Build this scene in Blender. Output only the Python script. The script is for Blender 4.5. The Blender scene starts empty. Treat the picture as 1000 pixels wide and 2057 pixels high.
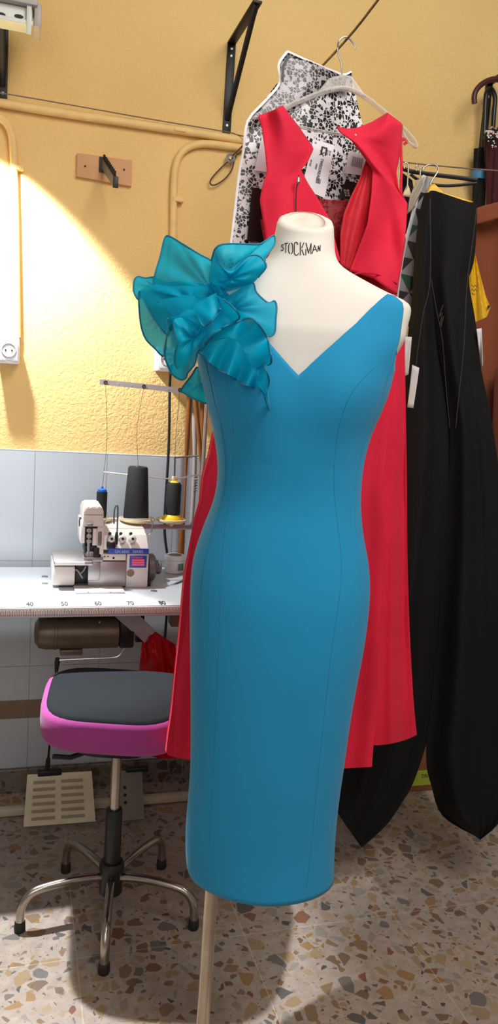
import bpy, bmesh, math, random
from math import sin, cos, pi, radians, sqrt, exp
from mathutils import Vector, Matrix
from mathutils.bvhtree import BVHTree
random.seed(7)
SC = bpy.context.scene
COL = SC.collection

# ------------------------------------------------------------------ camera frame
F = 1554.0; YAW, PIT, ROL = radians(16.84), radians(8.52), radians(3.89)
H = 1.30; W = 2.42                       # eye height, distance to the back wall
fw = Vector((sin(YAW)*cos(PIT), cos(YAW)*cos(PIT), -sin(PIT)))
r0 = Vector((cos(YAW), -sin(YAW), 0)); u0 = r0.cross(fw)
RT = cos(ROL)*r0 + sin(ROL)*u0; UP = cos(ROL)*u0 - sin(ROL)*r0
nn = Vector((sin(YAW), cos(YAW), 0)); ee = Vector((cos(YAW), -sin(YAW), 0))
EYE = Vector((0, 0, H))
def ray(px, py): return fw + (px-500)/F*RT + (1028.5-py)/F*UP
def pv(px, py, D):                       # photo measurement -> (sideways, distance, height)
    d = ray(px, py); t = D/d.dot(nn)
    return (t*d.dot(ee), D, H + t*d.z)
def vf(s, d, z): return s*ee + d*nn + Vector((0, 0, z))
class Slant:                              # a hanging plane turned a little away from the eye
    def __init__(s, d): s.d = d
    def __add__(s, o): return Slant(s.d+o)
    def __sub__(s, o): return Slant(s.d-o)
    def at(s, px): return s.d + .00046*(px-335)
def pw(px, py, D): return vf(*pv(px, py, D.at(px) if isinstance(D, Slant) else D))
def py_(px, py, y):
    d = ray(px, py); return EYE + d*(y/d.y)
def pz_(px, py, z):
    d = ray(px, py); return EYE + d*((z-H)/d.z)
def proj(p):
    v = p - EYE; k = v.dot(fw)
    return (500 + F*v.dot(RT)/k, 1028.5 - F*v.dot(UP)/k)

# ------------------------------------------------------------------ materials
def lin(c): return tuple(((x/255)/12.92 if x/255 <= .04045 else ((x/255+.055)/1.055)**2.4) for x in c[:3]) + (1,)
class NT:
    def __init__(s, name):
        s.m = bpy.data.materials.new(name); s.m.use_nodes = True
        s.t = s.m.node_tree; s.n = s.t.nodes; s.b = s.n['Principled BSDF']; s.out = s.n['Material Output']
    def add(s, k, **kw):
        n = s.n.new(k)
        for a, v in kw.items(): setattr(n, a, v)
        return n
    def l(s, a, b): s.t.links.new(a, b)
    def math(s, op, a, b=None, c=None):
        n = s.add('ShaderNodeMath', operation=op)
        for i, x in enumerate((a, b, c)):
            if x is None: continue
            if isinstance(x, (int, float)): n.inputs[i].default_value = x
            else: s.l(x, n.inputs[i])
        return n.outputs[0]
    def mix(s, f, a, b):
        n = s.add('ShaderNodeMix', data_type='RGBA')
        for i, x in ((0, f), (6, a), (7, b)):
            if isinstance(x, (int, float, tuple)): n.inputs[i].default_value = x
            else: s.l(x, n.inputs[i])
        return n.outputs[2]
    def ramp(s, f, stops, interp='LINEAR'):
        n = s.add('ShaderNodeValToRGB'); s.l(f, n.inputs[0]); e = n.color_ramp; e.interpolation = interp
        while len(e.elements) < len(stops): e.elements.new(.5)
        for q, (p, c) in zip(e.elements, stops): q.position = p; q.color = c
        return n.outputs[0]
def pm(name, col, rough=.6, metal=0, var=.07, scale=25, bump=0., bscale=None, spec=.5, sheen=0, trans=0, clear=0):
    t = NT(name); c = lin(col)
    co = t.add('ShaderNodeTexCoord'); nz = t.add('ShaderNodeTexNoise')
    nz.inputs['Scale'].default_value = scale; nz.inputs['Detail'].default_value = 4
    t.l(co.outputs['Object'], nz.inputs['Vector'])
    a = tuple(x*(1-var) for x in c[:3]) + (1,); b = tuple(min(1, x*(1+var)) for x in c[:3]) + (1,)
    o = t.ramp(nz.outputs['Fac'], [(.3, a), (.7, b)])
    t.l(o, t.b.inputs['Base Color'])
    t.b.inputs['Roughness'].default_value = rough; t.b.inputs['Metallic'].default_value = metal
    t.b.inputs['Specular IOR Level'].default_value = spec
    if sheen: t.b.inputs['Sheen Weight'].default_value = sheen
    if trans: t.b.inputs['Transmission Weight'].default_value = trans; t.b.inputs['IOR'].default_value = 1.3
    if clear: t.b.inputs['Coat Weight'].default_value = clear
    if bump:
        n2 = t.add('ShaderNodeTexNoise'); n2.inputs['Scale'].default_value = bscale or scale*4; n2.inputs['Detail'].default_value = 3
        t.l(co.outputs['Object'], n2.inputs['Vector'])
        bp = t.add('ShaderNodeBump'); bp.inputs['Strength'].default_value = bump; bp.inputs['Distance'].default_value = .004
        t.l(n2.outputs['Fac'], bp.inputs['Height']); t.l(bp.outputs[0], t.b.inputs['Normal'])
    t.m.diffuse_color = c
    return t.m
def sheer(name, col, tr, tl, rough=.45):
    t = NT(name); c = lin(col)
    t.b.inputs['Roughness'].default_value = rough; t.b.inputs['Specular IOR Level'].default_value = .25
    co = t.add('ShaderNodeTexCoord'); nz = t.add('ShaderNodeTexNoise'); nz.inputs['Scale'].default_value = 18
    t.l(co.outputs['Object'], nz.inputs['Vector'])
    o = t.ramp(nz.outputs['Fac'], [(.3, tuple(x*.9 for x in c[:3])+(1,)), (.7, tuple(min(1, x*1.08) for x in c[:3])+(1,))])
    t.l(o, t.b.inputs['Base Color'])
    T = t.add('ShaderNodeBsdfTranslucent'); t.l(o, T.inputs[0])
    X = t.add('ShaderNodeBsdfTransparent'); X.inputs[0].default_value = tuple(min(1, x*.75+.22) for x in c[:3])+(1,)
    m1 = t.add('ShaderNodeMixShader'); m1.inputs[0].default_value = tl; t.l(t.b.outputs[0], m1.inputs[1]); t.l(T.outputs[0], m1.inputs[2])
    m2 = t.add('ShaderNodeMixShader'); m2.inputs[0].default_value = tr; t.l(m1.outputs[0], m2.inputs[1]); t.l(X.outputs[0], m2.inputs[2])
    t.l(m2.outputs[0], t.out.inputs[0]); t.m.diffuse_color = c
    return t.m
def plaster():
    t = NT('yellow_plaster'); co = t.add('ShaderNodeTexCoord')
    n1 = t.add('ShaderNodeTexNoise'); n1.inputs['Scale'].default_value = 1.6; n1.inputs['Detail'].default_value = 5
    n2 = t.add('ShaderNodeTexNoise'); n2.inputs['Scale'].default_value = 95; n2.inputs['Detail'].default_value = 3; n2.inputs['Distortion'].default_value = .8
    for n in (n1, n2): t.l(co.outputs['Object'], n.inputs['Vector'])
    t.l(t.ramp(n1.outputs['Fac'], [(.3, lin((228, 190, 122))), (.7, lin((240, 205, 138)))]), t.b.inputs['Base Color'])
    h = t.ramp(n2.outputs['Fac'], [(.35, (0, 0, 0, 1)), (.62, (1, 1, 1, 1))])
    bp = t.add('ShaderNodeBump'); bp.inputs['Strength'].default_value = .32; bp.inputs['Distance'].default_value = .004
    t.l(h, bp.inputs['Height']); t.l(bp.outputs[0], t.b.inputs['Normal']); t.b.inputs['Roughness'].default_value = .75
    t.b.inputs['Specular IOR Level'].default_value = .2
    return t.m
def tiles():
    t = NT('white_wall_tile'); co = t.add('ShaderNodeTexCoord'); s = t.add('ShaderNodeSeparateXYZ'); t.l(co.outputs['Object'], s.inputs[0])
    def line(v, off, per, w):
        a = t.math('FRACT', t.math('DIVIDE', t.math('SUBTRACT', v, off), per))
        d = t.math('MINIMUM', a, t.math('SUBTRACT', 1.0, a))
        return t.math('LESS_THAN', t.math('MULTIPLY', d, per), w)
    g = t.math('MAXIMUM', line(s.outputs[0], .047, .215, .0013), line(s.outputs[2], .755, .3375, .0013))
    n1 = t.add('ShaderNodeTexNoise'); n1.inputs['Scale'].default_value = 3; t.l(co.outputs['Object'], n1.inputs['Vector'])
    base = t.ramp(n1.outputs['Fac'], [(.3, lin((176, 183, 189))), (.7, lin((188, 194, 199)))])
    t.l(t.mix(g, base, lin((146, 152, 158))), t.b.inputs['Base Color'])
    t.b.inputs['Roughness'].default_value = .22
    bp = t.add('ShaderNodeBump'); bp.inputs['Strength'].default_value = .4; bp.inputs['Distance'].default_value = .002; bp.invert = True
    t.l(g, bp.inputs['Height']); t.l(bp.outputs[0], t.b.inputs['Normal'])
    return t.m
def terrazzo(name, dark=1.0):
    t = NT(name); co = t.add('ShaderNodeTexCoord')
    nz = t.add('ShaderNodeTexNoise'); nz.inputs['Scale'].default_value = 14; nz.inputs['Detail'].default_value = 2
    t.l(co.outputs['Object'], nz.inputs['Vector'])
    vm = t.add('ShaderNodeVectorMath', operation='MULTIPLY_ADD'); t.l(nz.outputs['Color'], vm.inputs[0]); vm.inputs[1].default_value = (.022,)*3
    t.l(co.outputs['Object'], vm.inputs[2])
    def layer(sc, lo, hi, seed):
        ad = t.add('ShaderNodeVectorMath', operation='ADD'); t.l(vm.outputs[0], ad.inputs[0]); ad.inputs[1].default_value = (seed, seed*.7, seed*.3)
        v = t.add('ShaderNodeTexVoronoi', feature='F1'); v.inputs['Scale'].default_value = sc; t.l(ad.outputs[0], v.inputs['Vector'])
        e = t.add('ShaderNodeTexVoronoi', feature='DISTANCE_TO_EDGE'); e.inputs['Scale'].default_value = sc; t.l(ad.outputs[0], e.inputs['Vector'])
        sp = t.add('ShaderNodeSeparateColor'); t.l(v.outputs['Color'], sp.inputs[0])
        th = t.math('MULTIPLY_ADD', sp.outputs[1], hi-lo, lo)
        return t.math('GREATER_THAN', e.outputs['Distance'], th), sp.outputs[0], sp.outputs[2]
    m1, c1, k1 = layer(30, .04, .42, 3.1)
    m2, c2, k2 = layer(58, .08, .62, 8.3)
    m3, c3, k3 = layer(190, .22, .75, 1.3)
    pal = [(0, (150, 118, 84)), (.14, (176, 146, 106)), (.3, (128, 100, 78)), (.42, (160, 152, 140)), (.55, (118, 112, 108)),
           (.66, (186, 160, 128)), (.78, (170, 128, 78)), (.86, (92, 88, 88)), (.93, (142, 88, 62)), (.97, (196, 184, 168))]
    pal = [(p, lin(tuple(x*dark for x in c))) for p, c in pal]
    n2 = t.add('ShaderNodeTexNoise'); n2.inputs['Scale'].default_value = 40; n2.inputs['Detail'].default_value = 4; t.l(co.outputs['Object'], n2.inputs['Vector'])
    mat = t.ramp(n2.outputs['Fac'], [(.3, lin(tuple(x*dark for x in (180, 160, 146)))), (.7, lin(tuple(x*dark for x in (200, 182, 168))))])
    c = t.mix(t.math('MULTIPLY', m3, .8), mat, t.ramp(c3, pal, 'CONSTANT'))
    c = t.mix(m2, c, t.ramp(c2, pal, 'CONSTANT'))
    c = t.mix(t.math('MULTIPLY', m1, .9), c, t.ramp(c1, pal, 'CONSTANT'))
    s = t.add('ShaderNodeSeparateXYZ'); t.l(co.outputs['Object'], s.inputs[0])
    def line(v, off, per, w):
        a = t.math('FRACT', t.math('DIVIDE', t.math('SUBTRACT', v, off), per)); d = t.math('MINIMUM', a, t.math('SUBTRACT', 1.0, a))
        return t.math('LESS_THAN', t.math('MULTIPLY', d, per), w)
    g = t.math('MAXIMUM', line(s.outputs[0], .153, .4, .001), line(s.outputs[1], 1.625, .4, .001))
    c = t.mix(t.math('MULTIPLY', g, .3), c, lin((214, 202, 190)))
    t.l(c, t.b.inputs['Base Color']); t.b.inputs['Roughness'].default_value = .38
    return t.m
def bagprint(nm='black_shard_print', wc=(226, 224, 226)):
    t = NT(nm); co = t.add('ShaderNodeTexCoord')
    nz = t.add('ShaderNodeTexNoise'); nz.inputs['Scale'].default_value = 60; t.l(co.outputs['Object'], nz.inputs['Vector'])
    vm = t.add('ShaderNodeVectorMath', operation='MULTIPLY_ADD'); t.l(nz.outputs['Color'], vm.inputs[0]); vm.inputs[1].default_value = (.012,)*3; t.l(co.outputs['Object'], vm.inputs[2])
    v = t.add('ShaderNodeTexVoronoi', feature='F1', distance='MANHATTAN'); v.inputs['Scale'].default_value = 125; t.l(vm.outputs[0], v.inputs['Vector'])
    e = t.add('ShaderNodeTexVoronoi', feature='DISTANCE_TO_EDGE'); e.inputs['Scale'].default_value = 125; t.l(vm.outputs[0], e.inputs['Vector'])
    v2 = t.add('ShaderNodeTexVoronoi', feature='F1', distance='CHEBYCHEV'); v2.inputs['Scale'].default_value = 62; t.l(vm.outputs[0], v2.inputs['Vector'])
    sp = t.add('ShaderNodeSeparateColor'); t.l(v.outputs['Color'], sp.inputs[0])
    a = t.math('MULTIPLY', t.math('GREATER_THAN', sp.outputs[0], .34), t.math('GREATER_THAN', e.outputs['Distance'], .07))
    sp2 = t.add('ShaderNodeSeparateColor'); t.l(v2.outputs['Color'], sp2.inputs[0])
    b = t.math('MULTIPLY', t.math('GREATER_THAN', sp2.outputs[0], .8), t.math('LESS_THAN', v2.outputs['Distance'], .34))
    k = t.math('MAXIMUM', a, b)
    t.l(t.mix(k, lin(wc), lin((24, 22, 24))), t.b.inputs['Base Color']); t.b.inputs['Roughness'].default_value = .35
    return t.m
def cloth(name, col, rough=.7, weave=900, sheen=.15, var=.05, bump=.12, spec=.2):
    t = NT(name); c = lin(col); co = t.add('ShaderNodeTexCoord')
    nz = t.add('ShaderNodeTexNoise'); nz.inputs['Scale'].default_value = 7; nz.inputs['Detail'].default_value = 4; t.l(co.outputs['Object'], nz.inputs['Vector'])
    t.l(t.ramp(nz.outputs['Fac'], [(.3, tuple(x*(1-var) for x in c[:3])+(1,)), (.7, tuple(min(1, x*(1+var)) for x in c[:3])+(1,))]), t.b.inputs['Base Color'])
    n2 = t.add('ShaderNodeTexNoise'); n2.inputs['Scale'].default_value = 22; n2.inputs['Detail'].default_value = 3; t.l(co.outputs['Object'], n2.inputs['Vector'])
    bp = t.add('ShaderNodeBump'); bp.inputs['Strength'].default_value = bump; bp.inputs['Distance'].default_value = .01; t.l(n2.outputs['Fac'], bp.inputs['Height'])
    t.l(bp.outputs[0], t.b.inputs['Normal'])
    t.b.inputs['Roughness'].default_value = rough; t.b.inputs['Sheen Weight'].default_value = sheen; t.b.inputs['Specular IOR Level'].default_value = spec
    t.m.diffuse_color = c
    return t.m
M = dict(
    plaster=plaster(), tile=tiles(), terrazzo=terrazzo('terrazzo', .8), skirt=terrazzo('terrazzo_skirting', .62),
    pipe=pm('yellow_painted_pipe', (234, 197, 128), .6, bump=.1), band=pm('plain_brown', (128, 104, 84), .5),
    blackmetal=pm('black_metal', (30, 26, 26), .45, .3), steel=pm('steel', (190, 188, 184), .3, .9), chrome=pm('worn_chrome', (176, 168, 156), .24, 1., var=.15),
    brass=pm('brushed_pole', (196, 182, 164), .28, .85, var=.08), screw=pm('screw_steel', (170, 168, 165), .35, .8),
    wire=pm('grey_wire', (128, 112, 104), .5, .3), dwire=pm('dark_wire', (92, 72, 50), .5, .3),
    ply=pm('bare_wood', (204, 150, 100), .6, var=.12, scale=12), socket=pm('white_plastic', (226, 226, 226), .35), dark=pm('dark_gap', (22, 21, 22), .6),
    cable=pm('black_cable', (26, 26, 28), .5), white=pm('white_laminate', (184, 188, 194), .25, var=.02), mach=pm('cream_machine_paint', (196, 184, 176), .32, var=.03),
    machw=pm('white_machine_paint', (206, 200, 194), .3, var=.03), metal=pm('machine_plate_steel', (158, 152, 152), .35, .7), dmetal=pm('machine_black_parts', (40, 38, 40), .4, .5),
    gmetal=pm('machine_grey', (112, 110, 112), .4, .4), blue=pm('blue_label', (44, 66, 148), .4), pink=pm('pink_print', (226, 92, 128), .5), paleblue=pm('pale_print', (170, 178, 214), .5),
    thread=pm('black_thread', (13, 14, 18), .65, var=.3, scale=300, bump=.5, bscale=600), bluecap=pm('blue_plastic', (20, 92, 190), .4), yellow=pm('yellow_plastic', (232, 196, 22), .4),
    tray=pm('cream_tray', (226, 208, 164), .45), thr=pm('thin_thread', (60, 52, 46), .8), tape=pm('ruler_tape', (232, 226, 218), .5), ink=pm('black_ink', (40, 36, 36), .7), redink=pm('ruler_edge_red', (190, 130, 120), .6),
    motor=pm('motor_taupe', (104, 94, 80), .38, .35, var=.12), cream=pm('cream_pedal', (196, 182, 152), .5), gpedal=pm('grey_pedal', (120, 114, 104), .55), bar=pm('cream_bar', (186, 172, 148), .5),
    redbag=sheer('red_plastic', (200, 18, 30), .12, .3, .25), jar=pm('white_jar', (228, 230, 230), .35), green=pm('green_print', (58, 110, 84), .5),
    seatblack=cloth('black_seat_cloth', (21, 24, 28), .9, sheen=.02, bump=.05), magenta=cloth('magenta_cloth', (156, 60, 128), .8, bump=.08), rubber=pm('black_rubber', (24, 24, 24), .6), blackpl=pm('black_plastic', (26, 26, 27), .35),
    torso=pm('white_canvas', (226, 219, 210), .8, var=.015, bump=.05, bscale=500), neckcap=pm('neck_cap', (226, 212, 196), .8),
    dress=cloth('blue_crepe', (30, 140, 186), .8, sheen=.1, var=.03, bump=.05), seam=pm('blue_seam', (20, 106, 146), .8), organza=sheer('teal_organza', (0, 188, 222), .14, .42),
    organza2=pm('teal_rolled_edge', (0, 118, 146), .6), red=cloth('red_taffeta', (216, 34, 62), .75, sheen=.05, var=.05, bump=.22), redlin=cloth('red_lining', (186, 20, 36), .5, bump=.3), redsheer=sheer('red_mesh', (150, 20, 30), .38, .2),
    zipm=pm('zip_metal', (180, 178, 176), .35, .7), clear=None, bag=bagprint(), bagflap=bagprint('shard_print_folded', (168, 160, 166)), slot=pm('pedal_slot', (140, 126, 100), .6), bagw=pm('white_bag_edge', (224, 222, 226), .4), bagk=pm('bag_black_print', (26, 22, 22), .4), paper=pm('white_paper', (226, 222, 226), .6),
    black=cloth('black_gown_fabric', (19, 18, 19), .8, sheen=.0, bump=.2, var=.15), greyseam=pm('gown_seam', (58, 54, 50), .7), tagw=pm('tag_paper', (205, 204, 206), .7),
    ygold=pm('yellow_bag_plastic', (222, 170, 20), .35, bump=.15, bscale=30), brown=cloth('brown_cloth', (128, 68, 42), .8, bump=.2), dbrown=cloth('dark_brown_cloth', (92, 44, 26), .8, bump=.2),
    maroon=pm('maroon_plastic', (74, 28, 34), .4), marcl=cloth('maroon_cloth', (70, 22, 28), .7), blackcl=cloth('black_cloth', (24, 22, 22), .8), bluetab=pm('blue_strap', (70, 128, 168), .6), dotw=pm('white_print', (214, 200, 196), .7),
    trig=pm('bag_grey', (150, 150, 154), .4), trik=pm('bag_black', (24, 26, 26), .4), trign=pm('bag_green', (24, 84, 58), .4), plclear=None, yhang=pm('yellow_hanger', (236, 186, 40), .4),
    sticker=pm('lime_sticker', (186, 198, 62), .5), card=pm('cardboard', (150, 92, 56), .8), ribbon=cloth('brown_ribbon', (132, 80, 32), .5), lace=cloth('lace_tape', (168, 158, 150), .8), palebox=pm('fixture_paint', (212, 216, 206), .4, var=.04), fixgrey=pm('fixture_grey', (172, 164, 162), .45))
def clearmat(name, col, tr):
    t = NT(name); t.b.inputs['Base Color'].default_value = lin(col); t.b.inputs['Roughness'].default_value = .12
    lw = t.add('ShaderNodeLayerWeight'); lw.inputs[0].default_value = .35
    X = t.add('ShaderNodeBsdfTransparent'); X.inputs[0].default_value = (.93, .92, .92, 1)
    nz = t.add('ShaderNodeTexNoise'); nz.inputs['Scale'].default_value = 9
    f = t.math('MINIMUM', t.math('ADD', t.math('ADD', lw.outputs['Facing'], t.math('MULTIPLY', nz.outputs['Fac'], .15)), 1-tr-.07), 1.)
    mx = t.add('ShaderNodeMixShader'); t.l(f, mx.inputs[0]); t.l(X.outputs[0], mx.inputs[1]); t.l(t.b.outputs[0], mx.inputs[2]); t.l(mx.outputs[0], t.out.inputs[0])
    return t.m
M['clear'] = clearmat('clear_plastic', (232, 226, 220), .86); M['plclear'] = clearmat('cloudy_plastic', (196, 186, 172), .45)

# ------------------------------------------------------------------ object helpers
LOC = {}
def obj(name, bm, mat, parent=None, sharp=38, smooth=True, solid=0):
    me = bpy.data.meshes.new(name)
    bmesh.ops.recalc_face_normals(bm, faces=bm.faces) if not solid else None
    for f in bm.faces: f.smooth = smooth
    lim = radians(sharp)
    for e in bm.edges:
        if len(e.link_faces) == 2 and e.calc_face_angle(0) > lim: e.smooth = False
    o = bpy.data.objects.new(name, me)
    off = LOC[parent.name] if parent else Vector((0, 0, 0))
    if off.length: bmesh.ops.translate(bm, verts=bm.verts, vec=-off)
    bm.to_mesh(me); bm.free()
    for m in (mat if isinstance(mat, list) else [mat]): me.materials.append(m)
    COL.objects.link(o)
    if parent: o.parent = parent
    LOC[o.name] = off.copy()
    if solid:
        md = o.modifiers.new('thickness', 'SOLIDIFY'); md.thickness = solid; md.offset = 0
    return o
def thing(name, label, cat, loc, group=None):
    o = bpy.data.objects.new(name, None); COL.objects.link(o); o.location = loc; o.empty_display_size = .05
    LOC[o.name] = Vector(loc); o['label'] = label; o['category'] = cat
    if group: o['group'] = group
    return o
def tag(o, label, cat, group=None):
    o['label'] = label; o['category'] = cat
    if group: o['group'] = group
    return o
def struct(name, bm, mat, **k):
    o = obj(name, bm, mat, **k); o['kind'] = 'structure'; return o
def NB(): return bmesh.new()
def box(bm, x0, x1, y0, y1, z0, z1, bev=0, seg=2):
    v = [bm.verts.new((x, y, z)) for x in (x0, x1) for y in (y0, y1) for z in (z0, z1)]
    fs = [bm.faces.new([v[i] for i in q]) for q in ((0, 1, 3, 2), (4, 6, 7, 5), (0, 4, 5, 1), (2, 3, 7, 6), (0, 2, 6, 4), (1, 5, 7, 3))]
    if bev:
        es = list({e for f in fs for e in f.edges})
        bmesh.ops.bevel(bm, geom=es, offset=bev, segments=seg, affect='EDGES', profile=.5)
    return bm
def hexa(bm, pts):                       # 8 points: 4 front then 4 back, same order
    v = [bm.verts.new(p) for p in pts]
    for q in ((0, 1, 2, 3), (7, 6, 5, 4), (0, 4, 5, 1), (1, 5, 6, 2), (2, 6, 7, 3), (3, 7, 4, 0)): bm.faces.new([v[i] for i in q])
    return bm
def cat(pts, n, closed=False):           # smooth resample
    P = [Vector(p) for p in pts]; m = len(P); out = []
    segs = m if closed else m-1
    for i in range(segs):
        a, b = P[i], P[(i+1) % m]
        p0 = P[(i-1) % m] if (closed or i > 0) else a*2-b
        p3 = P[(i+2) % m] if (closed or i < m-2) else b*2-a
        for j in range(n):
            t = j/n
            out.append(.5*((2*a)+(-p0+b)*t+(2*p0-5*a+4*b-p3)*t*t+(-p0+3*a-3*b+p3)*t**3))
    if not closed: out.append(P[-1].copy())
    return out
def tube(bm, pts, r, seg=8, closed=False, caps=True, flat=1.0, flatdir=None):
    P = [Vector(p) for p in pts]; n = len(P); rings = []
    R = r if isinstance(r, (list, tuple)) else [r]*n
    up = None
    for i in range(n):
        a = P[(i-1) % n] if (closed or i > 0) else P[i]; b = P[(i+1) % n] if (closed or i < n-1) else P[i]
        t = (b-a).normalized()
        if flatdir is not None: up = Vector(flatdir)
        if up is None: up = Vector((0, 0, 1)) if abs(t.z) < .9 else Vector((1, 0, 0))
        x = t.cross(up)
        if x.length < 1e-6: x = t.orthogonal()
        x.normalize(); y = x.cross(t).normalized(); up = y
        rings.append([bm.verts.new(P[i] + R[i]*(cos(2*pi*k/seg)*x + flat*sin(2*pi*k/seg)*y)) for k in range(seg)])
    for i in range(n if closed else n-1):
        A, B = rings[i], rings[(i+1) % n]
        for k in range(seg): bm.faces.new((A[k], A[(k+1) % seg], B[(k+1) % seg], B[k]))
    if caps and not closed: bm.faces.new(rings[0][::-1]); bm.faces.new(rings[-1])
    return bm
def lathe(bm, c, prof, seg=24, axis='Z', ax=None):
    c = Vector(c)
    if ax is None: ax = {'Z': Vector((0, 0, 1)), 'X': Vector((1, 0, 0)), 'Y': Vector((0, 1, 0))}[axis]
    ax = Vector(ax).normalized(); x = ax.orthogonal().normalized(); y = ax.cross(x)
    rings = []
    for r, h in prof:
        if r < 1e-6: rings.append([bm.verts.new(c+ax*h)])
        else: rings.append([bm.verts.new(c+ax*h+r*(cos(2*pi*k/seg)*x+sin(2*pi*k/seg)*y)) for k in range(seg)])
    for A, B in zip(rings, rings[1:]):
        for k in range(seg):
            k2 = (k+1) % seg
            if len(A) == 1 and len(B) == 1: continue
            if len(A) == 1: bm.faces.new((A[0], B[k2], B[k]))
            elif len(B) == 1: bm.faces.new((A[k], A[k2], B[0]))
            else: bm.faces.new((A[k], A[k2], B[k2], B[k]))
    if len(rings[0]) > 1: bm.faces.new(rings[0][::-1])
    if len(rings[-1]) > 1: bm.faces.new(rings[-1])
    return bm
def cyl(bm, a, b, r, seg=16):
    a, b = Vector(a), Vector(b); return lathe(bm, a, [(r, 0), (r, (b-a).length)], seg, ax=b-a)
def resamp(pts, n):
    P = [Vector((p[0], p[1])) for p in pts]
    L = [0]
    for a, b in zip(P, P[1:]): L.append(L[-1]+(b-a).length)
    out = []
    j = 0
    for i in range(n):
        t = L[-1]*i/(n-1)
        while j < len(P)-2 and L[j+1] < t: j += 1
        d = L[j+1]-L[j]; out.append(P[j].lerp(P[j+1], (t-L[j])/d if d else 0))
    return out
def sm(pts, n=6): return [(p.x, p.y) for p in cat([(a, b, 0) for a, b in pts], n)]
def coons(L, R, T, B, nu, nv):
    L, R = resamp(L, nv), resamp(R, nv); T, B = resamp(T, nu), resamp(B, nu); G = []
    for j in range(nv):
        v = j/(nv-1); row = []
        for i in range(nu):
            u = i/(nu-1)
            row.append((1-v)*T[i]+v*B[i]+(1-u)*L[j]+u*R[j]-((1-u)*(1-v)*L[0]+u*(1-v)*R[0]+(1-u)*v*L[-1]+u*v*R[-1]))
        G.append(row)
    return G
def grid(bm, P, matf=None):
    V = [[bm.verts.new(p) for p in row] for row in P]
    for j in range(len(V)-1):
        for i in range(len(V[0])-1):
            f = bm.faces.new((V[j][i], V[j+1][i], V[j+1][i+1], V[j][i+1]))
            if matf: f.material_index = matf(i, j)
    return V
def sheet(L, R, T, B, D, dep=None, nu=24, nv=40, back=None, matf=None, bm=None):
    G = coons(L, R, T, B, nu, nv); bm = bm or NB()
    Df = D if callable(D) else (lambda u, v: D)
    P = [[pw(p.x, p.y, Df(i/(nu-1), j/(nv-1)) + (dep(i/(nu-1), j/(nv-1)) if dep else 0)) for i, p in enumerate(r)] for j, r in enumerate(G)]
    grid(bm, P, matf)
    if back is not None:                 # the far side of the garment
        Q = [[pw(p.x, p.y, Df(i/(nu-1), j/(nv-1)) + back*sin(pi*i/(nu-1)) + .002 + (dep(i/(nu-1), j/(nv-1)) if i in (0, nu-1) and dep else 0)) for i, p in enumerate(r)] for j, r in enumerate(G)]
        grid(bm, Q, matf)
    return bm
def poly_quad(bm, pts, thick, nrm):
    n = Vector(nrm).normalized()*thick
    P = [Vector(p) for p in pts]
    a = [bm.verts.new(p) for p in P]; b = [bm.verts.new(p-n) for p in P]
    bm.faces.new(a); bm.faces.new(b[::-1])
    for i in range(len(P)):
        k = (i+1) % len(P); bm.faces.new((a[i], b[i], b[k], a[k]))
    return bm
def text(name, body, size, origin, xa, ya, mat, parent, sx=1., align='LEFT', ext=.0004, fat=0):
    cu = bpy.data.curves.new(name, 'FONT'); cu.body = body; cu.size = size; cu.align_x = align; cu.extrude = ext; cu.resolution_u = 3; cu.offset = fat
    t = bpy.data.objects.new('tmp', cu); COL.objects.link(t)
    me = bpy.data.meshes.new_from_object(t.evaluated_get(bpy.context.evaluated_depsgraph_get()))
    bpy.data.objects.remove(t); bpy.data.curves.remove(cu)
    xa, ya = Vector(xa).normalized(), Vector(ya).normalized(); za = xa.cross(ya)
    bm = NB(); bm.from_mesh(me); bpy.data.meshes.remove(me)
    for v in bm.verts: v.co = Vector(origin) + xa*v.co.x*sx + ya*v.co.y + za*v.co.z
    return obj(name, bm, mat, parent, smooth=False)
def bvh_of(o):
    dg = bpy.context.evaluated_depsgraph_get(); me = o.data
    off = LOC[o.name]
    return BVHTree.FromPolygons([v.co+off for v in me.vertices], [tuple(p.vertices) for p in me.polygons])
def onto(bv, px, py, lift=.0012):
    d = ray(px, py).normalized(); h = bv.ray_cast(EYE, d)
    return (h[0]-d*lift) if h[0] else None
X, Yv, Z = Vector((1, 0, 0)), Vector((0, 1, 0)), Vector((0, 0, 1))

exec_parts = []
# ================================================================== SETTING
struct('floor', box(NB(), -2.2, 4.2, -1.2, W+.02, -.05, 0), M['terrazzo'], smooth=False)
struct('wall_back', box(NB(), -2.2, 4.2, W, W+.12, 0, 3.2), M['plaster'], smooth=False)
struct('trim_1', box(NB(), -2.2, 4.2, W-.008, W-.0005, .078, 1.096, .0015), M['tile'], smooth=False)
struct('trim_2', box(NB(), -2.2, .6, W-.012, W-.0082, .247, .306, .001), M['band'], smooth=False)  # thin brown strip across the lower tiles
struct('baseboard_back', box(NB(), -2.2, 4.2, W-.018, W-.0005, 0, .078, .003), M['skirt'], smooth=False)

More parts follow.
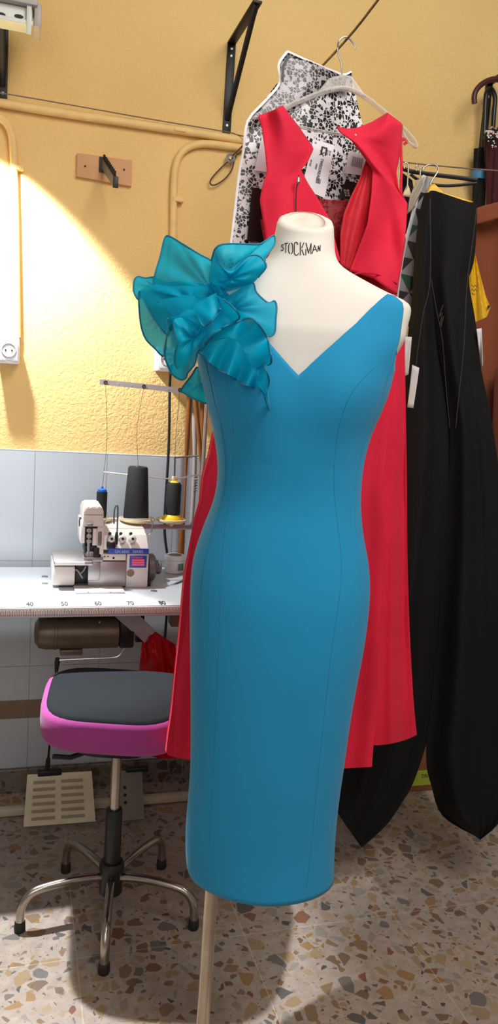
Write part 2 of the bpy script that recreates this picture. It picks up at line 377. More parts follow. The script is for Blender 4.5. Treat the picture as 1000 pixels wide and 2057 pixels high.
# ================================================================== WALL FITTINGS
def conduit(pts, r, label, clipz=None):
    P = [py_(a, b, W-.012) for a, b in pts]
    t = thing('electrical_conduit', label, 'pipe', P[0])
    obj('pipe', tube(NB(), cat(P, 6), r, 10), M['pipe'], t)
    if clipz:
        for a, b in clipz:
            c = py_(a, b, W-.012); obj('clip', box(NB(), c.x-r*1.5, c.x+r*1.5, W-.012-r*1.15, W-.0005, c.z-.006, c.z+.006, .002), M['pipe'], t)
conduit([(-160, 181), (0, 207), (130, 228), (360, 262), (500, 284), (700, 316)], .012, 'yellow painted conduit running the full length of the wall under the wire', [(360, 262)])
conduit([(-60, 222), (-20, 228), (8, 243), (22, 268), (27, 310), (30, 420), (33, 560), (35, 678)], .011, 'yellow painted conduit curving down to the left wall socket', [(35, 338)])
conduit([(520, 303), (460, 294), (405, 289), (372, 300), (355, 325), (349, 370), (348, 450), (346, 560), (343, 715)], .011, 'yellow painted conduit bending down behind the teal ruffle', [(357, 402)])
def bracket(cx, ytop, ybot, label, arm=.27, scr=((0.06), (.14), (.92))):
    a, b = py_(cx, ytop, W), py_(cx-7*(ybot-ytop)/178, ybot, W); w = .0125
    x = (a.x+b.x)/2
    t = thing('shelf_bracket', label, 'bracket', (x, W, b.z), 'black shelf brackets on the wall')
    obj('wall_plate', box(NB(), x-w, x+w, W-.006, W-.0005, b.z, a.z, .001), M['blackmetal'], t)
    obj('arm', box(NB(), x-w, x+w, W-arm, W-.0005, a.z-.001, a.z+.005, .001), M['blackmetal'], t)
    obj('brace', tube(NB(), [(x, W-.007, b.z+.035), (x, W-.03, b.z+.06), (x, W-arm+.04, a.z-.02), (x, W-arm+.01, a.z-.002)], .008, 6, flat=.35, flatdir=(0, 0, 1)), M['blackmetal'], t)
    for k in scr:
        obj('screw', lathe(NB(), (x, W-.0062, a.z+(b.z-a.z)*k), [(.005, 0), (.004, -.002), (0, -.003)], 10, 'Y'), M['screw'], t)
    return t
bracket(463, 88, 268, 'black folded shelf bracket beside the patterned mailing bag')
bracket(10, 30, 202, 'black shelf bracket below the lamp fixture at the left edge')
bracket(975, 168, 356, 'black shelf bracket on which the umbrellas hang')

# lamp fixture (batten without its cover), end seen at top left
a, b = py_(-170, 8, 2.20), py_(65, 50, 2.20)
t = thing('lamp_batten', 'pale metal lamp batten with end clip on the left shelf bracket', 'lamp', (b.x-.1, 2.25, b.z))
ztop = py_(60, 16, 2.20).z; zb = py_(60, 49, 2.20).z; x1 = b.x; x0 = x1-.7
bm = box(NB(), x0, x1, 2.20, 2.26, zb, ztop, .003); obj('housing', bm, M['palebox'], t)
bm = box(NB(), x0, x1+.012, 2.18, 2.30, ztop+.0005, ztop+.05, .003); obj('reflector', bm, M['fixgrey'], t)
obj('end_cap', box(NB(), x1+.004, x1+.021, 2.19, 2.27, zb-.006, ztop+.012, .003), M['fixgrey'], t)
obj('rail', box(NB(), x0, x1+.001, 2.192, 2.1995, zb-.004, zb+.006, .001), M['palebox'], t)
c = py_(58, 50, 2.19); obj('clip', box(NB(), c.x-.006, c.x+.006, 2.188, 2.1915, c.z-.022, c.z+.05, .001), M['palebox'], t)
for px in (38, 2):
    c = py_(px, 33, 2.199); obj('slot', lathe(NB(), c, [(.011, .0), (.011, .0012)], 16, ax=(0, -1, 0)), M['dark'], t)
for o in t.children:
    if o.name.startswith('slot'):
        for v in o.data.vertices: v.co.z = (v.co.z-(py_(38, 33, 2.199).z-LOC[t.name].z))*.4+(py_(38, 33, 2.199).z-LOC[t.name].z)

# notched peg rack on a wooden board
A, B_, C_, D_ = [py_(*p, W-.012) for p in ((155, 307), (265, 322), (264, 374), (154, 354))]
t = thing('peg_rack', 'black notched metal arm on a bare wooden board screwed to the wall', 'rack', (A.x+.08, W, C_.z))
bm = hexa(NB(), [A, B_, C_, D_]+[p+Vector((0, .0115, 0)) for p in (A, B_, C_, D_)]); obj('board', bm, M['ply'], t, smooth=False)
p0 = py_(205, 326, W-.013); tip = py_(232, 366, 2.29)
obj('mounting_plate', box(NB(), p0.x-.008, p0.x+.014, W-.018, W-.0125, p0.z-.028, p0.z+.014, .001), M['blackmetal'], t)
d = tip-p0; xx = X*.006
q0, q1 = p0+Vector((.004, -.004, -.004)), tip
obj('arm', hexa(NB(), [q1-xx+Z*.013, q1+xx+Z*.013, q1+xx-Z*.013, q1-xx-Z*.013, q0-xx+Z*.013, q0+xx+Z*.013, q0+xx-Z*.013, q0-xx-Z*.013]), M['gmetal'], t, smooth=False)
obj('arm_end', box(NB(), q1.x-.0075, q1.x+.0075, q1.y-.004, q1.y-.0005, q1.z-.016, q1.z+.014, .001), M['blackmetal'], t)
for k in range(9):
    c = q0.lerp(q1, .04+.11*k); obj('peg', cyl(NB(), c+Z*.013, c+Z*.026, .0035, 8), M['blackmetal'], t)
for p in ((171, 334), (249, 341)): obj('screw', lathe(NB(), py_(*p, W-.0122), [(.003, 0), (.003, .0015)], 8, ax=(0, -1, 0)), M['dark'], t)

def socket(px, py, hw, hh, label):
    c = py_(px, py, W-.05)
    t = thing('wall_socket', label, 'socket', (c.x, W, c.z-hh), 'white surface wall sockets')
    obj('casing', box(NB(), c.x-hw, c.x+hw, W-.070, W-.0005, c.z-hh, c.z+hh, .005), M['socket'], t)
    obj('face_plate', box(NB(), c.x-hw*.82, c.x+hw*.82, W-.074, W-.0705, c.z-hh*.78, c.z+hh*.72, .003), M['socket'], t)
    obj('socket_ring', tube(NB(), [(c.x+.019*cos(k*pi/12), W-.0745, c.z+.019*sin(k*pi/12)) for k in range(24)], .0022, 6, True), M['fixgrey'], t)
    for s in (-1, 1): obj('hole', lathe(NB(), (c.x+s*.0085, W-.0746, c.z), [(.0026, 0), (.0026, .001)], 10, ax=(0, -1, 0)), M['dark'], t)
    return c
socket(18, 704, .029, .037, 'white surface wall socket with empty round outlet at the left edge')
c2 = socket(333, 722, .029, .036, 'white wall socket partly hidden behind the teal ruffle, with black cable')
cab = [Vector((c2.x+.012, W-.08, c2.z-.02))] + [py_(*p, W-.03) for p in ((341, 770), (340, 850), (338, 915), (334, 980), (331, 1030), (331, 1075), (336, 1115), (338, 1140))]
tz = .735
cab += [Vector((cab[-1].x+.002, W-.03, tz)), Vector((cab[-1].x, W-.03, .5)), Vector((cab[-1].x-.03, W-.04, .38))]
tag(obj('power_cable', tube(NB(), cat(cab, 6), .0042, 8), M['cable']), 'black power cable hanging from the socket behind the ruffle', 'cable')

# wires
def wirething(name, pts, r, label, mat='wire'):
    return tag(obj(name, tube(NB(), cat(pts, 5), r, 6), M[mat]), label, 'wire')
hookp = py_(463, 318, W-.02)
rope = [py_(-200, 156, 2.36), py_(-40, 180, 2.385), py_(120, 207, 2.39), py_(300, 239, 2.395), py_(455, 265, 2.40), py_(486, 273, 2.39)]
rope2 = [py_(486, 273, 2.39), pw(640, 303, 2.30), pw(812, 326, 2.10), pw(900, 335, 2.03), pw(1000, 343, 1.98), pw(1150, 352, 1.9)]
wirething('clothes_wire', rope+rope2[1:], .0017, 'thin grey hanging wire stretched along the yellow wall past the brackets')
wend = pw(690, 86, 1.723)
w0 = py_(468, 312, W-.03)
dirw = (wend-w0)
wirething('hanging_wire', [w0, w0+dirw*.5-Z*.005, wend, w0+dirw*1.25+Z*.02, w0+dirw*1.7+Z*.05], .0026, 'dark twisted wire rising diagonally to the ceiling that holds the clear hanger', 'dwire')
t = thing('wire_loop', 'loop of dark wire hanging from an eye hook beside the patterned bag', 'wire', hookp)
obj('loop', tube(NB(), cat([py_(*p, W-.016) for p in ((486, 276), (489, 290), (483, 305), (466, 318), (445, 336), (426, 357), (422, 368), (430, 372), (448, 362), (464, 344), (470, 325), (476, 308))], 5), .0022, 6), M['dwire'], t)
obj('eye_hook', tube(NB(), [hookp+Vector((.011*cos(k*pi/8), 0, .011*sin(k*pi/8))) for k in range(16)], .004, 6, True), M['zipm'], t)
obj('hook_shank', cyl(NB(), hookp+Vector((0, .0, 0)), (hookp.x, W-.0005, hookp.z), .003, 8), M['zipm'], t)

# ================================================================== SEWING TABLE
TT = .745
fy = pz_(180, 1217, TT).y
t = thing('sewing_table', 'white laminate sewing table with ruler tape along its front edge', 'table', (.1, 2.1, 0))
tx0, tx1 = -.95, .78
obj('tabletop', box(NB(), tx0, tx1, fy, W-.045, TT-.03, TT, .004), M['white'], t)
tp = obj('ruler_tape', box(NB(), tx0+.01, tx1-.01, fy-.0015, fy-.0002, TT-.022, TT-.004), M['tape'], t, smooth=False)
bm = NB()
for k in range(-120, 130):                 # the graduation of the tape
    xk = pz_(130, 1217, TT).x + k*(pz_(264, 1217, TT).x-pz_(130, 1217, TT).x)/40
    if not tx0+.015 < xk < tx1-.015: continue
    hgt = .0155 if k % 20 == 0 else (.0115 if k % 2 == 0 else .008)
    box(bm, xk-.0005, xk+.0005, fy-.0022, fy-.0016, TT-.0205, TT-.0205+hgt)
obj('graduation', bm, M['ink'], tp, smooth=False)
bm = box(NB(), tx0+.01, tx1-.01, fy-.0022, fy-.0016, TT-.022, TT-.0205); obj('edge_line', bm, M['redink'], tp, smooth=False)
for s, px in (('40', 60), ('50', 130), ('60', 198), ('70', 264), ('80', 329)):
    c = pz_(px, 1216, TT+.0006); text('number', s, .05, (c.x, fy+.004, TT+.0004), X, Yv, M['ink'], tp, .36, 'CENTER', .0002, .0016)
for p in ((90, 1158), (90, 1172), (309, 1187)):
    c = pz_(*p, TT+.0005); obj('cable_cap', lathe(NB(), c, [(.0095, 0), (.0085, .0012), (0, .0014)], 20), M['gmetal'], t)
a, b_ = py_(240, 1226, 1.98), py_(350, 1325, 2.2)
obj('slanted_leg', hexa(NB(), [a+Vector((-.03, 0, 0)), a+Vector((.035, 0, 0)), b_+Vector((.03, 0, 0)), b_+Vector((-.03, 0, 0))]+[p+Vector((0, .02, 0)) for p in (a+Vector((-.03, 0, 0)), a+Vector((.035, 0, 0)), b_+Vector((.03, 0, 0)), b_+Vector((-.03, 0, 0)))]), M['white'], t, smooth=False)
for xx_ in (-.62, .6):
    obj('leg', box(NB(), xx_-.025, xx_+.025, 2.10, 2.13, .03, TT-.0305, .003), M['bar'], t)
    obj('foot_rail', box(NB(), xx_-.025, xx_+.025, 1.95, 2.36, 0, .03, .003), M['bar'], t)
obj('floor_bar', box(NB(), -.594, .574, 2.255, 2.28, .003, .026, .003), M['bar'], t)
c = py_(280, 1262, 2.2); obj('support_post', box(NB(), c.x-.012, c.x+.012, 2.19, 2.215, c.z-.04, TT-.031, .002), M['dmetal'], t)
c = py_(350, 1243, 2.05); obj('switch_box', box(NB(), c.x-.012, c.x+.03, 2.03, 2.08, c.z-.018, TT-.031, .003), M['motor'], t)

# motor
m0, m1 = py_(68, 1270, 2.1), py_(258, 1268, 2.1); zc = (m0.z+m1.z)/2; R_ = .046
t = thing('sewing_motor', 'taupe cylindrical electric motor slung under the white table', 'motor', (.17, 2.1, zc-R_))
L_ = m1.x-m0.x
obj('casing', lathe(NB(), (m0.x, 2.1, zc), [(.0, 0), (.026, .002), (.041, .012), (.046, .03), (.046, .052), (.0475, .053), (.0475, .06), (.046, .061), (.046, L_-.032), (.043, L_-.03), (0, L_-.03)], 32, 'X'), M['motor'], t)
obj('end_bracket', box(NB(), m1.x-.029, m1.x+.012, 2.065, 2.14, zc-.04, zc+.04, .006), M['dmetal'], t)
obj('mount', box(NB(), m0.x+.03, m1.x-.02, 2.08, 2.12, zc+.044, TT-.0305, .003), M['dmetal'], t)
c = py_(143, 1308, 2.085); obj('terminal_box', box(NB(), c.x-.03, c.x+.03, 2.07, 2.12, c.z-.008, zc-.042, .003), M['motor'], t)
P = [py_(*p, 2.09) for p in ((262, 1262), (257, 1285), (248, 1304), (240, 1316), (225, 1321), (180, 1323), (118, 1326))]
obj('control_lever', tube(NB(), cat(P, 5), .0032, 8), M['steel'], t)
obj('bolt', lathe(NB(), py_(200, 1250, 2.055), [(.003, 0), (.003, .004)], 8, ax=(0, 1, 0)), M['screw'], t)
# pedals and rod
def pedal(quad, label, mat, rows, cols, z0):
    q = [pz_(*quad[3], z0), pz_(*quad[2], z0), py_(*quad[1], 2.246), py_(*quad[0], 2.246)]
    nrm = (q[1]-q[0]).cross(q[3]-q[0]).normalized()
    t = thing('treadle_pedal', label, 'pedal', (q[0]+q[1])*.5)
    obj('plate', hexa(NB(), [p for p in q]+[p-nrm*.012 for p in q]), M[mat], t, smooth=False)
    bm = NB()
    def at(u, v, h=.0): return (q[0].lerp(q[1], u)).lerp(q[3].lerp(q[2], u), v)+nrm*h
    for j in range(rows):
        for i in range(cols):
            u0, u1 = .10+i*.84/cols, .10+i*.84/cols+.66/cols; v0 = .1+j*.84/rows; v1 = v0+.34/rows
            hexa(bm, [at(u0, v0, .002), at(u1, v0, .002), at(u1, v1, .004), at(u0, v1, .004)]+[at(u0, v0, .0002), at(u1, v0, .0002), at(u1, v1, .0002), at(u0, v1, .0002)])
    if rows: obj('tread_ribs', bm, M['slot'], t, smooth=False)
    obj('rod_socket', box(NB(), q[3].x+.03, q[3].x+.10, 2.24, 2.26, q[3].z-.008, q[3].z+.008, .003), M['dmetal'], t)
    if not rows:
        for v in (.35, .5, .65): obj('hole', lathe(NB(), at(.3, v, .0005), [(.005, 0), (.005, .0008)], 10, ax=nrm), M['dark'], t)
    return q
q = pedal(((55, 1556), (184, 1549), (192, 1650), (47, 1661)), 'cream ribbed treadle pedal under the stool', 'cream', 6, 2, .02)
pedal(((233, 1549), (285, 1545), (290, 1645), (238, 1650)), 'grey treadle pedal behind the stool column', 'gpedal', 0, 1, .03)
a = py_(115, 1330, 2.09); b_ = py_(95, 1545, 2.235)
t = thing('pedal_rod', 'thin black rod linking the motor lever to the cream pedal', 'rod', b_)
obj('rod', tube(NB(), [a, a.lerp(b_, .5), b_], .0032, 8), M['blackmetal'], t)
obj('end_joint', tube(NB(), [a+Z*.012, a, a.lerp(b_, .1)], [.0055, .0075, .004], 8), M['rubber'], t)
obj('end_joint', tube(NB(), [b_, b_.lerp(a, .1), b_.lerp(a, .12)], [.0075, .0065, .004], 8), M['rubber'], t)
# red bag
bm = sheet([(286, 1283), (283, 1310), (279, 1350), (276, 1430), (290, 1515)], [(352, 1294), (356, 1340), (362, 1430), (362, 1522)],
           [(286, 1283), (300, 1272), (313, 1269), (332, 1282), (352, 1294)], [(290, 1515), (325, 1525), (362, 1522)], 2.12,
           lambda u, v: -.035*sin(pi*u)+.012*sin(9*u+5*v)+.008*sin(23*u-14*v)+.006*sin(31*v+9*u), 22, 34, back=.05)
tag(obj('plastic_bag', bm, M['redbag'], sharp=70), 'crumpled red plastic bag hanging under the table behind the stool', 'bag')

# ================================================================== OVERLOCK MACHINE
FY = 2.118
def pb(px0, py0, px1, py1, yf, yb, bev=0.002, bm=None):
    mx, my = (px0+px1)/2, (py0+py1)/2
    return box(bm or NB(), py_(px0, my, yf).x, py_(px1, my, yf).x, yf, yb, py_(mx, py1, yf).z, py_(mx, py0, yf).z, bev)
c0 = pz_(205, 1181, TT)
mc = thing('overlock_machine', 'cream overlock sewing machine with blue series band on the white table', 'sewing machine', (c0.x, 2.2, TT))
zt = TT+.0008
bm = pb(118, 1172, 302, 1184, FY+.012, 2.30, .001)
for v in bm.verts: v.co.z = max(v.co.z, zt) if v.co.z > TT+.008 else zt
obj('base', bm, M['dmetal'], mc)
obj('bed', pb(105, 1138, 151, 1177, FY, 2.27, .006), M['mach'], mc)
z_cp = py_(140, 1127, 2.10).z
a, b_ = py_(108, 1127, 2.095), py_(172, 1127, 2.095); bk = pz_(106, 1103, z_cp)
cp = obj('cloth_plate', box(NB(), a.x, b_.x+.02, 2.095, min(bk.y, 2.29), z_cp-.012, z_cp, .004), M['metal'], mc)
obj('plate_edge', box(NB(), a.x+.004, b_.x-.002, 2.0925, 2.0948, z_cp-.010, z_cp-.001, .001), M['machw'], mc)
obj('looper_housing', pb(151, 1134, 179, 1178, FY+.02, 2.27, .001), M['dmetal'], mc)
obj('looper_finger', tube(NB(), cat([py_(*p, FY+.012) for p in ((152, 1144), (158, 1148), (164, 1158), (166, 1162))], 4), .0028, 6), M['steel'], mc)
obj('looper_finger', tube(NB(), cat([py_(*p, FY+.012) for p in ((172, 1138), (168, 1146), (162, 1152))], 4), .002, 6), M['steel'], mc)
obj('looper_cover', pb(177, 1128, 253, 1178, FY-.004, 2.20, .003), M['metal'], mc)
obj('latch_cover', pb(177, 1128, 201, 1166, FY-.008, FY-.0045, .002), M['metal'], mc)
obj('body', pb(253, 1111, 298, 1181, FY, 2.30, .005), M['machw'], mc)
pl = obj('throat_strip', pb(202, 1113, 253, 1126, FY-.006, 2.20, .002), M['mach'], mc)
for px, py in ((210, 1118), (217, 1118), (228, 1121)): obj('screw', lathe(NB(), py_(px, py, FY-.0064), [(.0035 if px == 228 else .002, 0), (.0018, -.0006)], 10, ax=(0, 1, 0)), M['dark'], pl)
# upper body with a slanted front
f0, f1, f2, f3 = py_(206, 1104, FY), py_(298, 1104, FY), py_(294, 1075, FY+.02), py_(207, 1075, FY+.02)
g2, g3 = py_(290, 1063, 2.20), py_(208, 1063, 2.20)
obj('upper_body', hexa(NB(), [f0, f1, f2, f3, Vector((f0.x, 2.30, f0.z)), Vector((f1.x, 2.30, f1.z)), Vector((f2.x, 2.30, f2.z+.02)), Vector((f3.x, 2.30, f3.z+.02))]), M['machw'], mc, smooth=False)
obj('top_cover', hexa(NB(), [f3+Vector((.002, .004, .0006)), f2+Vector((-.002, .004, .0006)), g2, g3]+[Vector((p.x, 2.295, p.z)) for p in (f3+Z*.019, f2+Z*.019, g2, g3)]), M['machw'], mc, smooth=False)
bd = obj('blue_band', pb(217, 1102, 299, 1113, FY-.006, FY-.0005, .001), M['blue'], mc); bd['label'] = 'blue band with series lettering'
c = py_(230, 1110.5, FY-.0066)
text('lettering', 'GN 6000   SERIES', .0105, (c.x, FY-.0066, c.z), X, Z, M['paleblue'], bd, 1.02)
lb = obj('maker_label', pb(260, 1116.5, 294.5, 1140.5, FY-.0014, FY-.0003, .0002), M['blue'], mc); lb['label'] = 'blue and pink maker label'
c = py_(264, 1121.5, FY-.002); text('lettering', 'Kingtex', .0082, (c.x, FY-.0018, c.z), X, Z, M['pink'], lb, 1.25)
for k in range(3): obj('pink_bar', pb(265, 1123.5+k*4.6, 290, 1127.3+k*4.6, FY-.0022, FY-.0015, 0), M['pink'], lb, smooth=False)
c = py_(262, 1151, FY-.0005); obj('emblem', lathe(NB(), c, [(.0105, 0), (.0105, .0008), (.009, .0012), (.0088, .0008), (0, .0008)], 24, ax=(0, -1, 0)), M['band'], mc)
# head
hx = [py_(p[0], p[1], 2.10) for p in ((167, 1058), (209, 1058), (208, 1024), (204, 1018), (174, 1018), (168, 1027))]
bm = NB(); fr = [bm.verts.new(p) for p in hx]; bkv = [bm.verts.new(p+Vector((0, .13, 0))) for p in hx]
bm.faces.new(fr); bm.faces.new(bkv[::-1])
for i in range(6): bm.faces.new((fr[i], bkv[i], bkv[(i+1) % 6], fr[(i+1) % 6]))
bmesh.ops.bevel(bm, geom=[e for e in bm.edges], offset=.003, segments=2, affect='EDGES')
hd = obj('needle_head', bm, M['mach'], mc)
for px in (183, 196): obj('screw', lathe(NB(), py_(px, 1021, 2.0995), [(.0035, 0), (.003, .002), (0, .0025)], 12, ax=(0, -1, 0)), M['machw'], hd)
obj('seam_line', pb(169, 1034, 207, 1034.8, 2.0992, 2.0998, 0), M['gmetal'], hd, smooth=False)
obj('head_side', pb(162, 1047, 171, 1092, 2.105, 2.22, .003), M['machw'], mc)
obj('needle_cavity', pb(170, 1057, 197, 1101, 2.125, 2.22, .001), M['dmetal'], mc)
obj('needle_bar', cyl(NB(), py_(179, 1060, 2.115), py_(178, 1112, 2.115), .004, 10), M['steel'], mc)
for a_, b2 in ((1063, 1069), (1074, 1080), (1085, 1090)): obj('needle_clamp', pb(174, a_, 184, b2, 2.107, 2.122, .001), M['metal'], mc)
obj('head_column', pb(195, 1057, 209, 1114, 2.11, 2.25, .003), M['mach'], mc)
obj('guard_plate', pb(186, 1062, 195, 1096, 2.112, 2.13, .001), M['mach'], mc)
obj('lever_slot', pb(197, 1068, 204, 1096, 2.1075, 2.1098, .002), M['motor'], mc)
obj('name_tab', pb(175, 1051, 187, 1057, 2.096, 2.0995, .001), M['metal'], mc)
obj('presser_arm', pb(170, 1097, 203, 1112, 2.118, 2.20, .002), M['dmetal'], mc)
obj('presser_foot', pb(173, 1108, 190, 1126, 2.112, 2.19, .003), M['metal'], mc)
obj('presser_clamp', pb(188, 1100, 200, 1124, 2.108, 2.18, .003), M['dmetal'], mc)
obj('needle_plate', pb(168, 1120, 207, 1128, 2.106, 2.18, .001), M['metal'], mc)
obj('needle', cyl(NB(), py_(178, 1108, 2.112), py_(178, 1127, 2.112), .0012, 6), M['steel'], mc)
c = py_(161, 1048, 2.14); obj('side_knob', lathe(NB(), c, [(.0, -.004), (.006, -.003), (.006, .003), (0, .004)], 12, 'X'), M['blackpl'], mc)
for v in bpy.data.objects['side_knob'].data.vertices: v.co.z = (v.co.z-(c.z-TT))*2.2+(c.z-TT)
for px in (223, 245, 265):
    c = py_(px, 1083, FY+.008); ax = Vector((.05, -1, .25))
    k = obj('tension_dial', lathe(NB(), c, [(.006, -.004), (.0105, 0), (.0115, .005), (.0085, .012), (.006, .013)], 20, ax=ax), M['machw'], mc)
    obj('dial_screw', lathe(NB(), c+ax.normalized()*.0132, [(.004, 0), (.0035, .003), (0, .0035)], 12, ax=ax), M['dmetal'], k)
    c = py_(px-3, 1072, FY+.018); obj('thread_post', lathe(NB(), c, [(.004, -.003), (.0025, .006), (.004, .009), (0, .01)], 10, ax=ax), M['dmetal'], mc)
obj('tension_box', pb(215, 1090, 232, 1102, FY-.004, FY+.01, .002), M['dmetal'], mc)
hk = [py_(*p, FY-.004) for p in ((229, 1052), (229, 1035), (230.5, 1021), (233.5, 1015), (236.5, 1020), (236, 1045), (235, 1075), (233, 1098))]
obj('thread_hook', tube(NB(), cat(hk, 6), .0022, 8), M['gmetal'], mc)
c = py_(234, 1079, FY-.004); obj('hook_ferrule', tube(NB(), [c+Z*.014, c+Z*.006, c, c-Z*.02], [.003, .0045, .0048, .004], 10), M['blackpl'], mc)
wg = [py_(*p, 2.2) for p in ((209, 1058), (211, 1048), (216, 1042), (232, 1041), (265, 1043), (296, 1043), (304, 1045), (306, 1052), (304, 1068), (299, 1074), (294, 1074))]
obj('wire_guide', tube(NB(), cat(wg, 5), .0022, 8), M['steel'], mc)
# hand wheel
c = py_(298, 1147, 2.2); zc = py_(306, 1147, 2.15).z
hw = obj('hand_wheel', lathe(NB(), (py_(298, 1147, 2.16).x, 2.2, zc), [(.034, 0), (.040, .004), (.040, .018), (.033, .024), (.021, .026), (.021, .040), (.018, .043), (0, .043)], 32, 'X'), M['gmetal'], mc)
for k in range(3): obj('wheel_screw', cyl(NB(), (py_(298, 1147, 2.16).x+.032, 2.2-.0205, zc-.012+.012*k), (py_(298, 1147, 2.16).x+.032, 2.2-.0225, zc-.012+.012*k), .002, 8), M['dark'], hw)
a, b_ = pz_(151, 1193, TT), pz_(251, 1193, TT)
fp = obj('front_plate', box(NB(), a.x, b_.x, a.y, FY+.010, zt, TT+.0055, .0015), M['machw'], mc)
for px in (177, 222): obj('screw', lathe(NB(), pz_(px, 1190, TT+.0056), [(.003, 0), (.0028, .001), (0, .0012)], 10), M['gmetal'], fp)

# ================================================================== THREAD STAND + CONES
SY = 2.27
def sp(px, py, y=SY): return py_(px, py, y)
pole = sp(404, 1000); px_ = pole.x
ts = thing('thread_stand', 'steel thread stand with cream cone trays behind the overlock machine', 'thread stand', (px_, SY, TT))
zb = sp(300, 772).z+.004
obj('pole', cyl(NB(), (px_, SY, TT+.001), (px_, SY, zb), .006, 12), M['steel'], ts)
obj('foot', lathe(NB(), (px_, SY, TT+.0008), [(.022, 0), (.02, .006), (.008, .012)], 16), M['gmetal'], ts)
a, b_ = sp(200, 767), sp(400, 788)
gb = obj('guide_bar', hexa(NB(), [a+Vector((0, -.002, -.0075)), b_+Vector((0, -.002, -.0075)), b_+Vector((0, -.002, .0075)), a+Vector((0, -.002, .0075)), a+Vector((0, .002, -.0075)), b_+Vector((0, .002, -.0075)), b_+Vector((0, .002, .0075)), a+Vector((0, .002, .0075))]), M['fixgrey'], ts, smooth=False)
for p in ((212, 768), (289, 776), (361, 783)):
    c = sp(*p, SY-.0035); obj('eyelet', tube(NB(), [c+Vector((.0042*cos(k*pi/6), 0, .0042*sin(k*pi/6))) for k in range(12)], .0017, 6, True), M['dark'], gb)
for p in ((238, 771), (264, 774), (338, 782)):
    obj('hole', lathe(NB(), sp(*p, SY-.0022), [(.0022, 0), (.0022, .0003)], 8, ax=(0, -1, 0)), M['white'], gb)
obj('guide_arm', tube(NB(), [sp(208, 948), sp(300, 958), sp(350, 963), sp(380, 957), Vector((px_, SY, sp(402, 953).z))], .0024, 8), M['steel'], ts)
obj('guide_arm', tube(NB(), cat([sp(350, 963), sp(351, 925), sp(354, 919), sp(400, 916)], 3), .0026, 8), M['gmetal'], ts)
c = sp(350, 963); obj('guide_hub', box(NB(), c.x-.007, c.x+.007, SY-.007, SY+.007, c.z-.007, c.z+.009, .002), M['tray'], ts)
sprg = [sp(394, 953)+Vector((.005*cos(k*.9), .005*sin(k*.9), -.0012*k)) for k in range(46)]
obj('tension_spring', tube(NB(), sprg, .0012, 5), M['gmetal'], ts)
zr = sp(300, 1056).z
obj('tray_rail', box(NB(), sp(222, 1056).x-.03, px_-.006, SY-.008, SY+.008, zr-.009, zr+.004, .002), M['metal'], ts)
TZ = sp(275, 1040).z
trays = ((sp(203, 1040).x, .032), (sp(275.5, 1040).x, .053), (sp(344, 1040).x, .045))
for x, r in trays:
    tr = obj('cone_tray', lathe(NB(), (x, SY, TZ-.012), [(.008, -.012), (.01, -.003), (r*.8, 0), (r, .006), (r, .011), (r*.94, .012), (r*.9, .009), (0, .009)], 32), M['tray'], ts)
    obj('spindle', cyl(NB(), (x, SY, TZ-.003), (x, SY, TZ+.05), .003, 8), M['gmetal'], tr)
zs = TZ-.0025
def cone(x, prof, label, caps, strand):
    t = thing('thread_cone', label, 'thread cone', (x, SY, zs), 'cones of black thread on the stand')
    obj('wound_thread', lathe(NB(), (x, SY, zs), prof, 28), M['thread'], t)
    for nm, pr, m in caps: obj(nm, lathe(NB(), (x, SY, zs), pr, 24), M[m], t)
    obj('loose_thread', tube(NB(), cat(strand, 3), .0006, 4), M['thr'], t)
h1 = sp(201, 988).z-zs; x = trays[0][0]
cone(x, [(.006, .001), (.0155, .003), (.0155, h1), (0, h1+.001)], 'smallest black thread spool with bright blue cap', [('cap', [(.0135, h1+.0012), (.0135, h1+.007), (.009, h1+.010), (.003, h1+.011), (.003, h1+.016), (0, h1+.016)], 'bluecap')], [(x, SY, zs+h1+.012), (x+.008, SY, sp(205, 880).z), sp(212, 771, SY-.004)])
h2 = sp(270, 937).z-zs; x = trays[1][0]-.004
cone(x, [(.030, .001), (.0375, .003), (.0375, .012), (.029, h2-.004), (.026, h2), (0, h2)], 'largest black thread cone, middle of the stand', [('cone_tip', [(.012, h2+.0002), (.01, h2+.002), (0, h2+.002)], 'blackpl')], [(x, SY, zs+h2+.002), sp(275, 860), sp(289, 779, SY-.004)])
h3 = sp(350, 969).z-zs; x = trays[2][0]+.003
cone(x, [(.018, .012), (.0225, .016), (.0225, h3-.008), (.018, h3), (0, h3)], 'black thread cone on a flared yellow base', [('cone_base', [(.031, .0005), (.031, .003), (.022, .0148), (.016, .0155)], 'yellow'), ('cone_top', [(.014, h3+.0003), (.008, h3+.005), (0, h3+.005)], 'yellow')], [sp(350, 960, SY-.008), sp(353, 880), sp(361, 786, SY-.004)])

# jar, snips, ribbons
c = pz_(350, 1144, TT); x = py_(350, 1144, 2.31).x
t = thing('plastic_jar', 'small white plastic jar with green print beside the machine wheel', 'jar', (x, 2.31, TT))
hj = py_(350, 1128, 2.28).z-TT; ht = py_(350, 1119, 2.28).z-TT
obj('jar_body', lathe(NB(), (x, 2.31, TT+.0006), [(.029, 0), (.031, .003), (.031, hj), (.028, hj+.001)], 32), M['jar'], t)
ld = obj('lid', lathe(NB(), (x, 2.31, TT+.0006), [(.0325, hj+.0012), (.0325, ht-.003), (.030, ht), (0, ht)], 32), M['jar'], t)
obj('lid_print', lathe(NB(), (x, 2.31, TT+.0006), [(.02, ht+.0003), (.02, ht+.0008), (0, ht+.0008)], 24), M['gmetal'], ld)
bm = NB()
for k in range(7):
    a = -pi/2+.15+k*.11; w = .045 if k % 3 else .03
    P4 = [Vector((x+.0314*cos(a+s*w), 2.31+.0314*sin(a+s*w), TT+z)) for s, z in ((-1, hj*.25), (1, hj*.25), (1, hj*.8), (-1, hj*.8))]
    bm.faces.new([bm.verts.new(p) for p in P4])
obj('green_print', bm, M['green'], t, smooth=False)
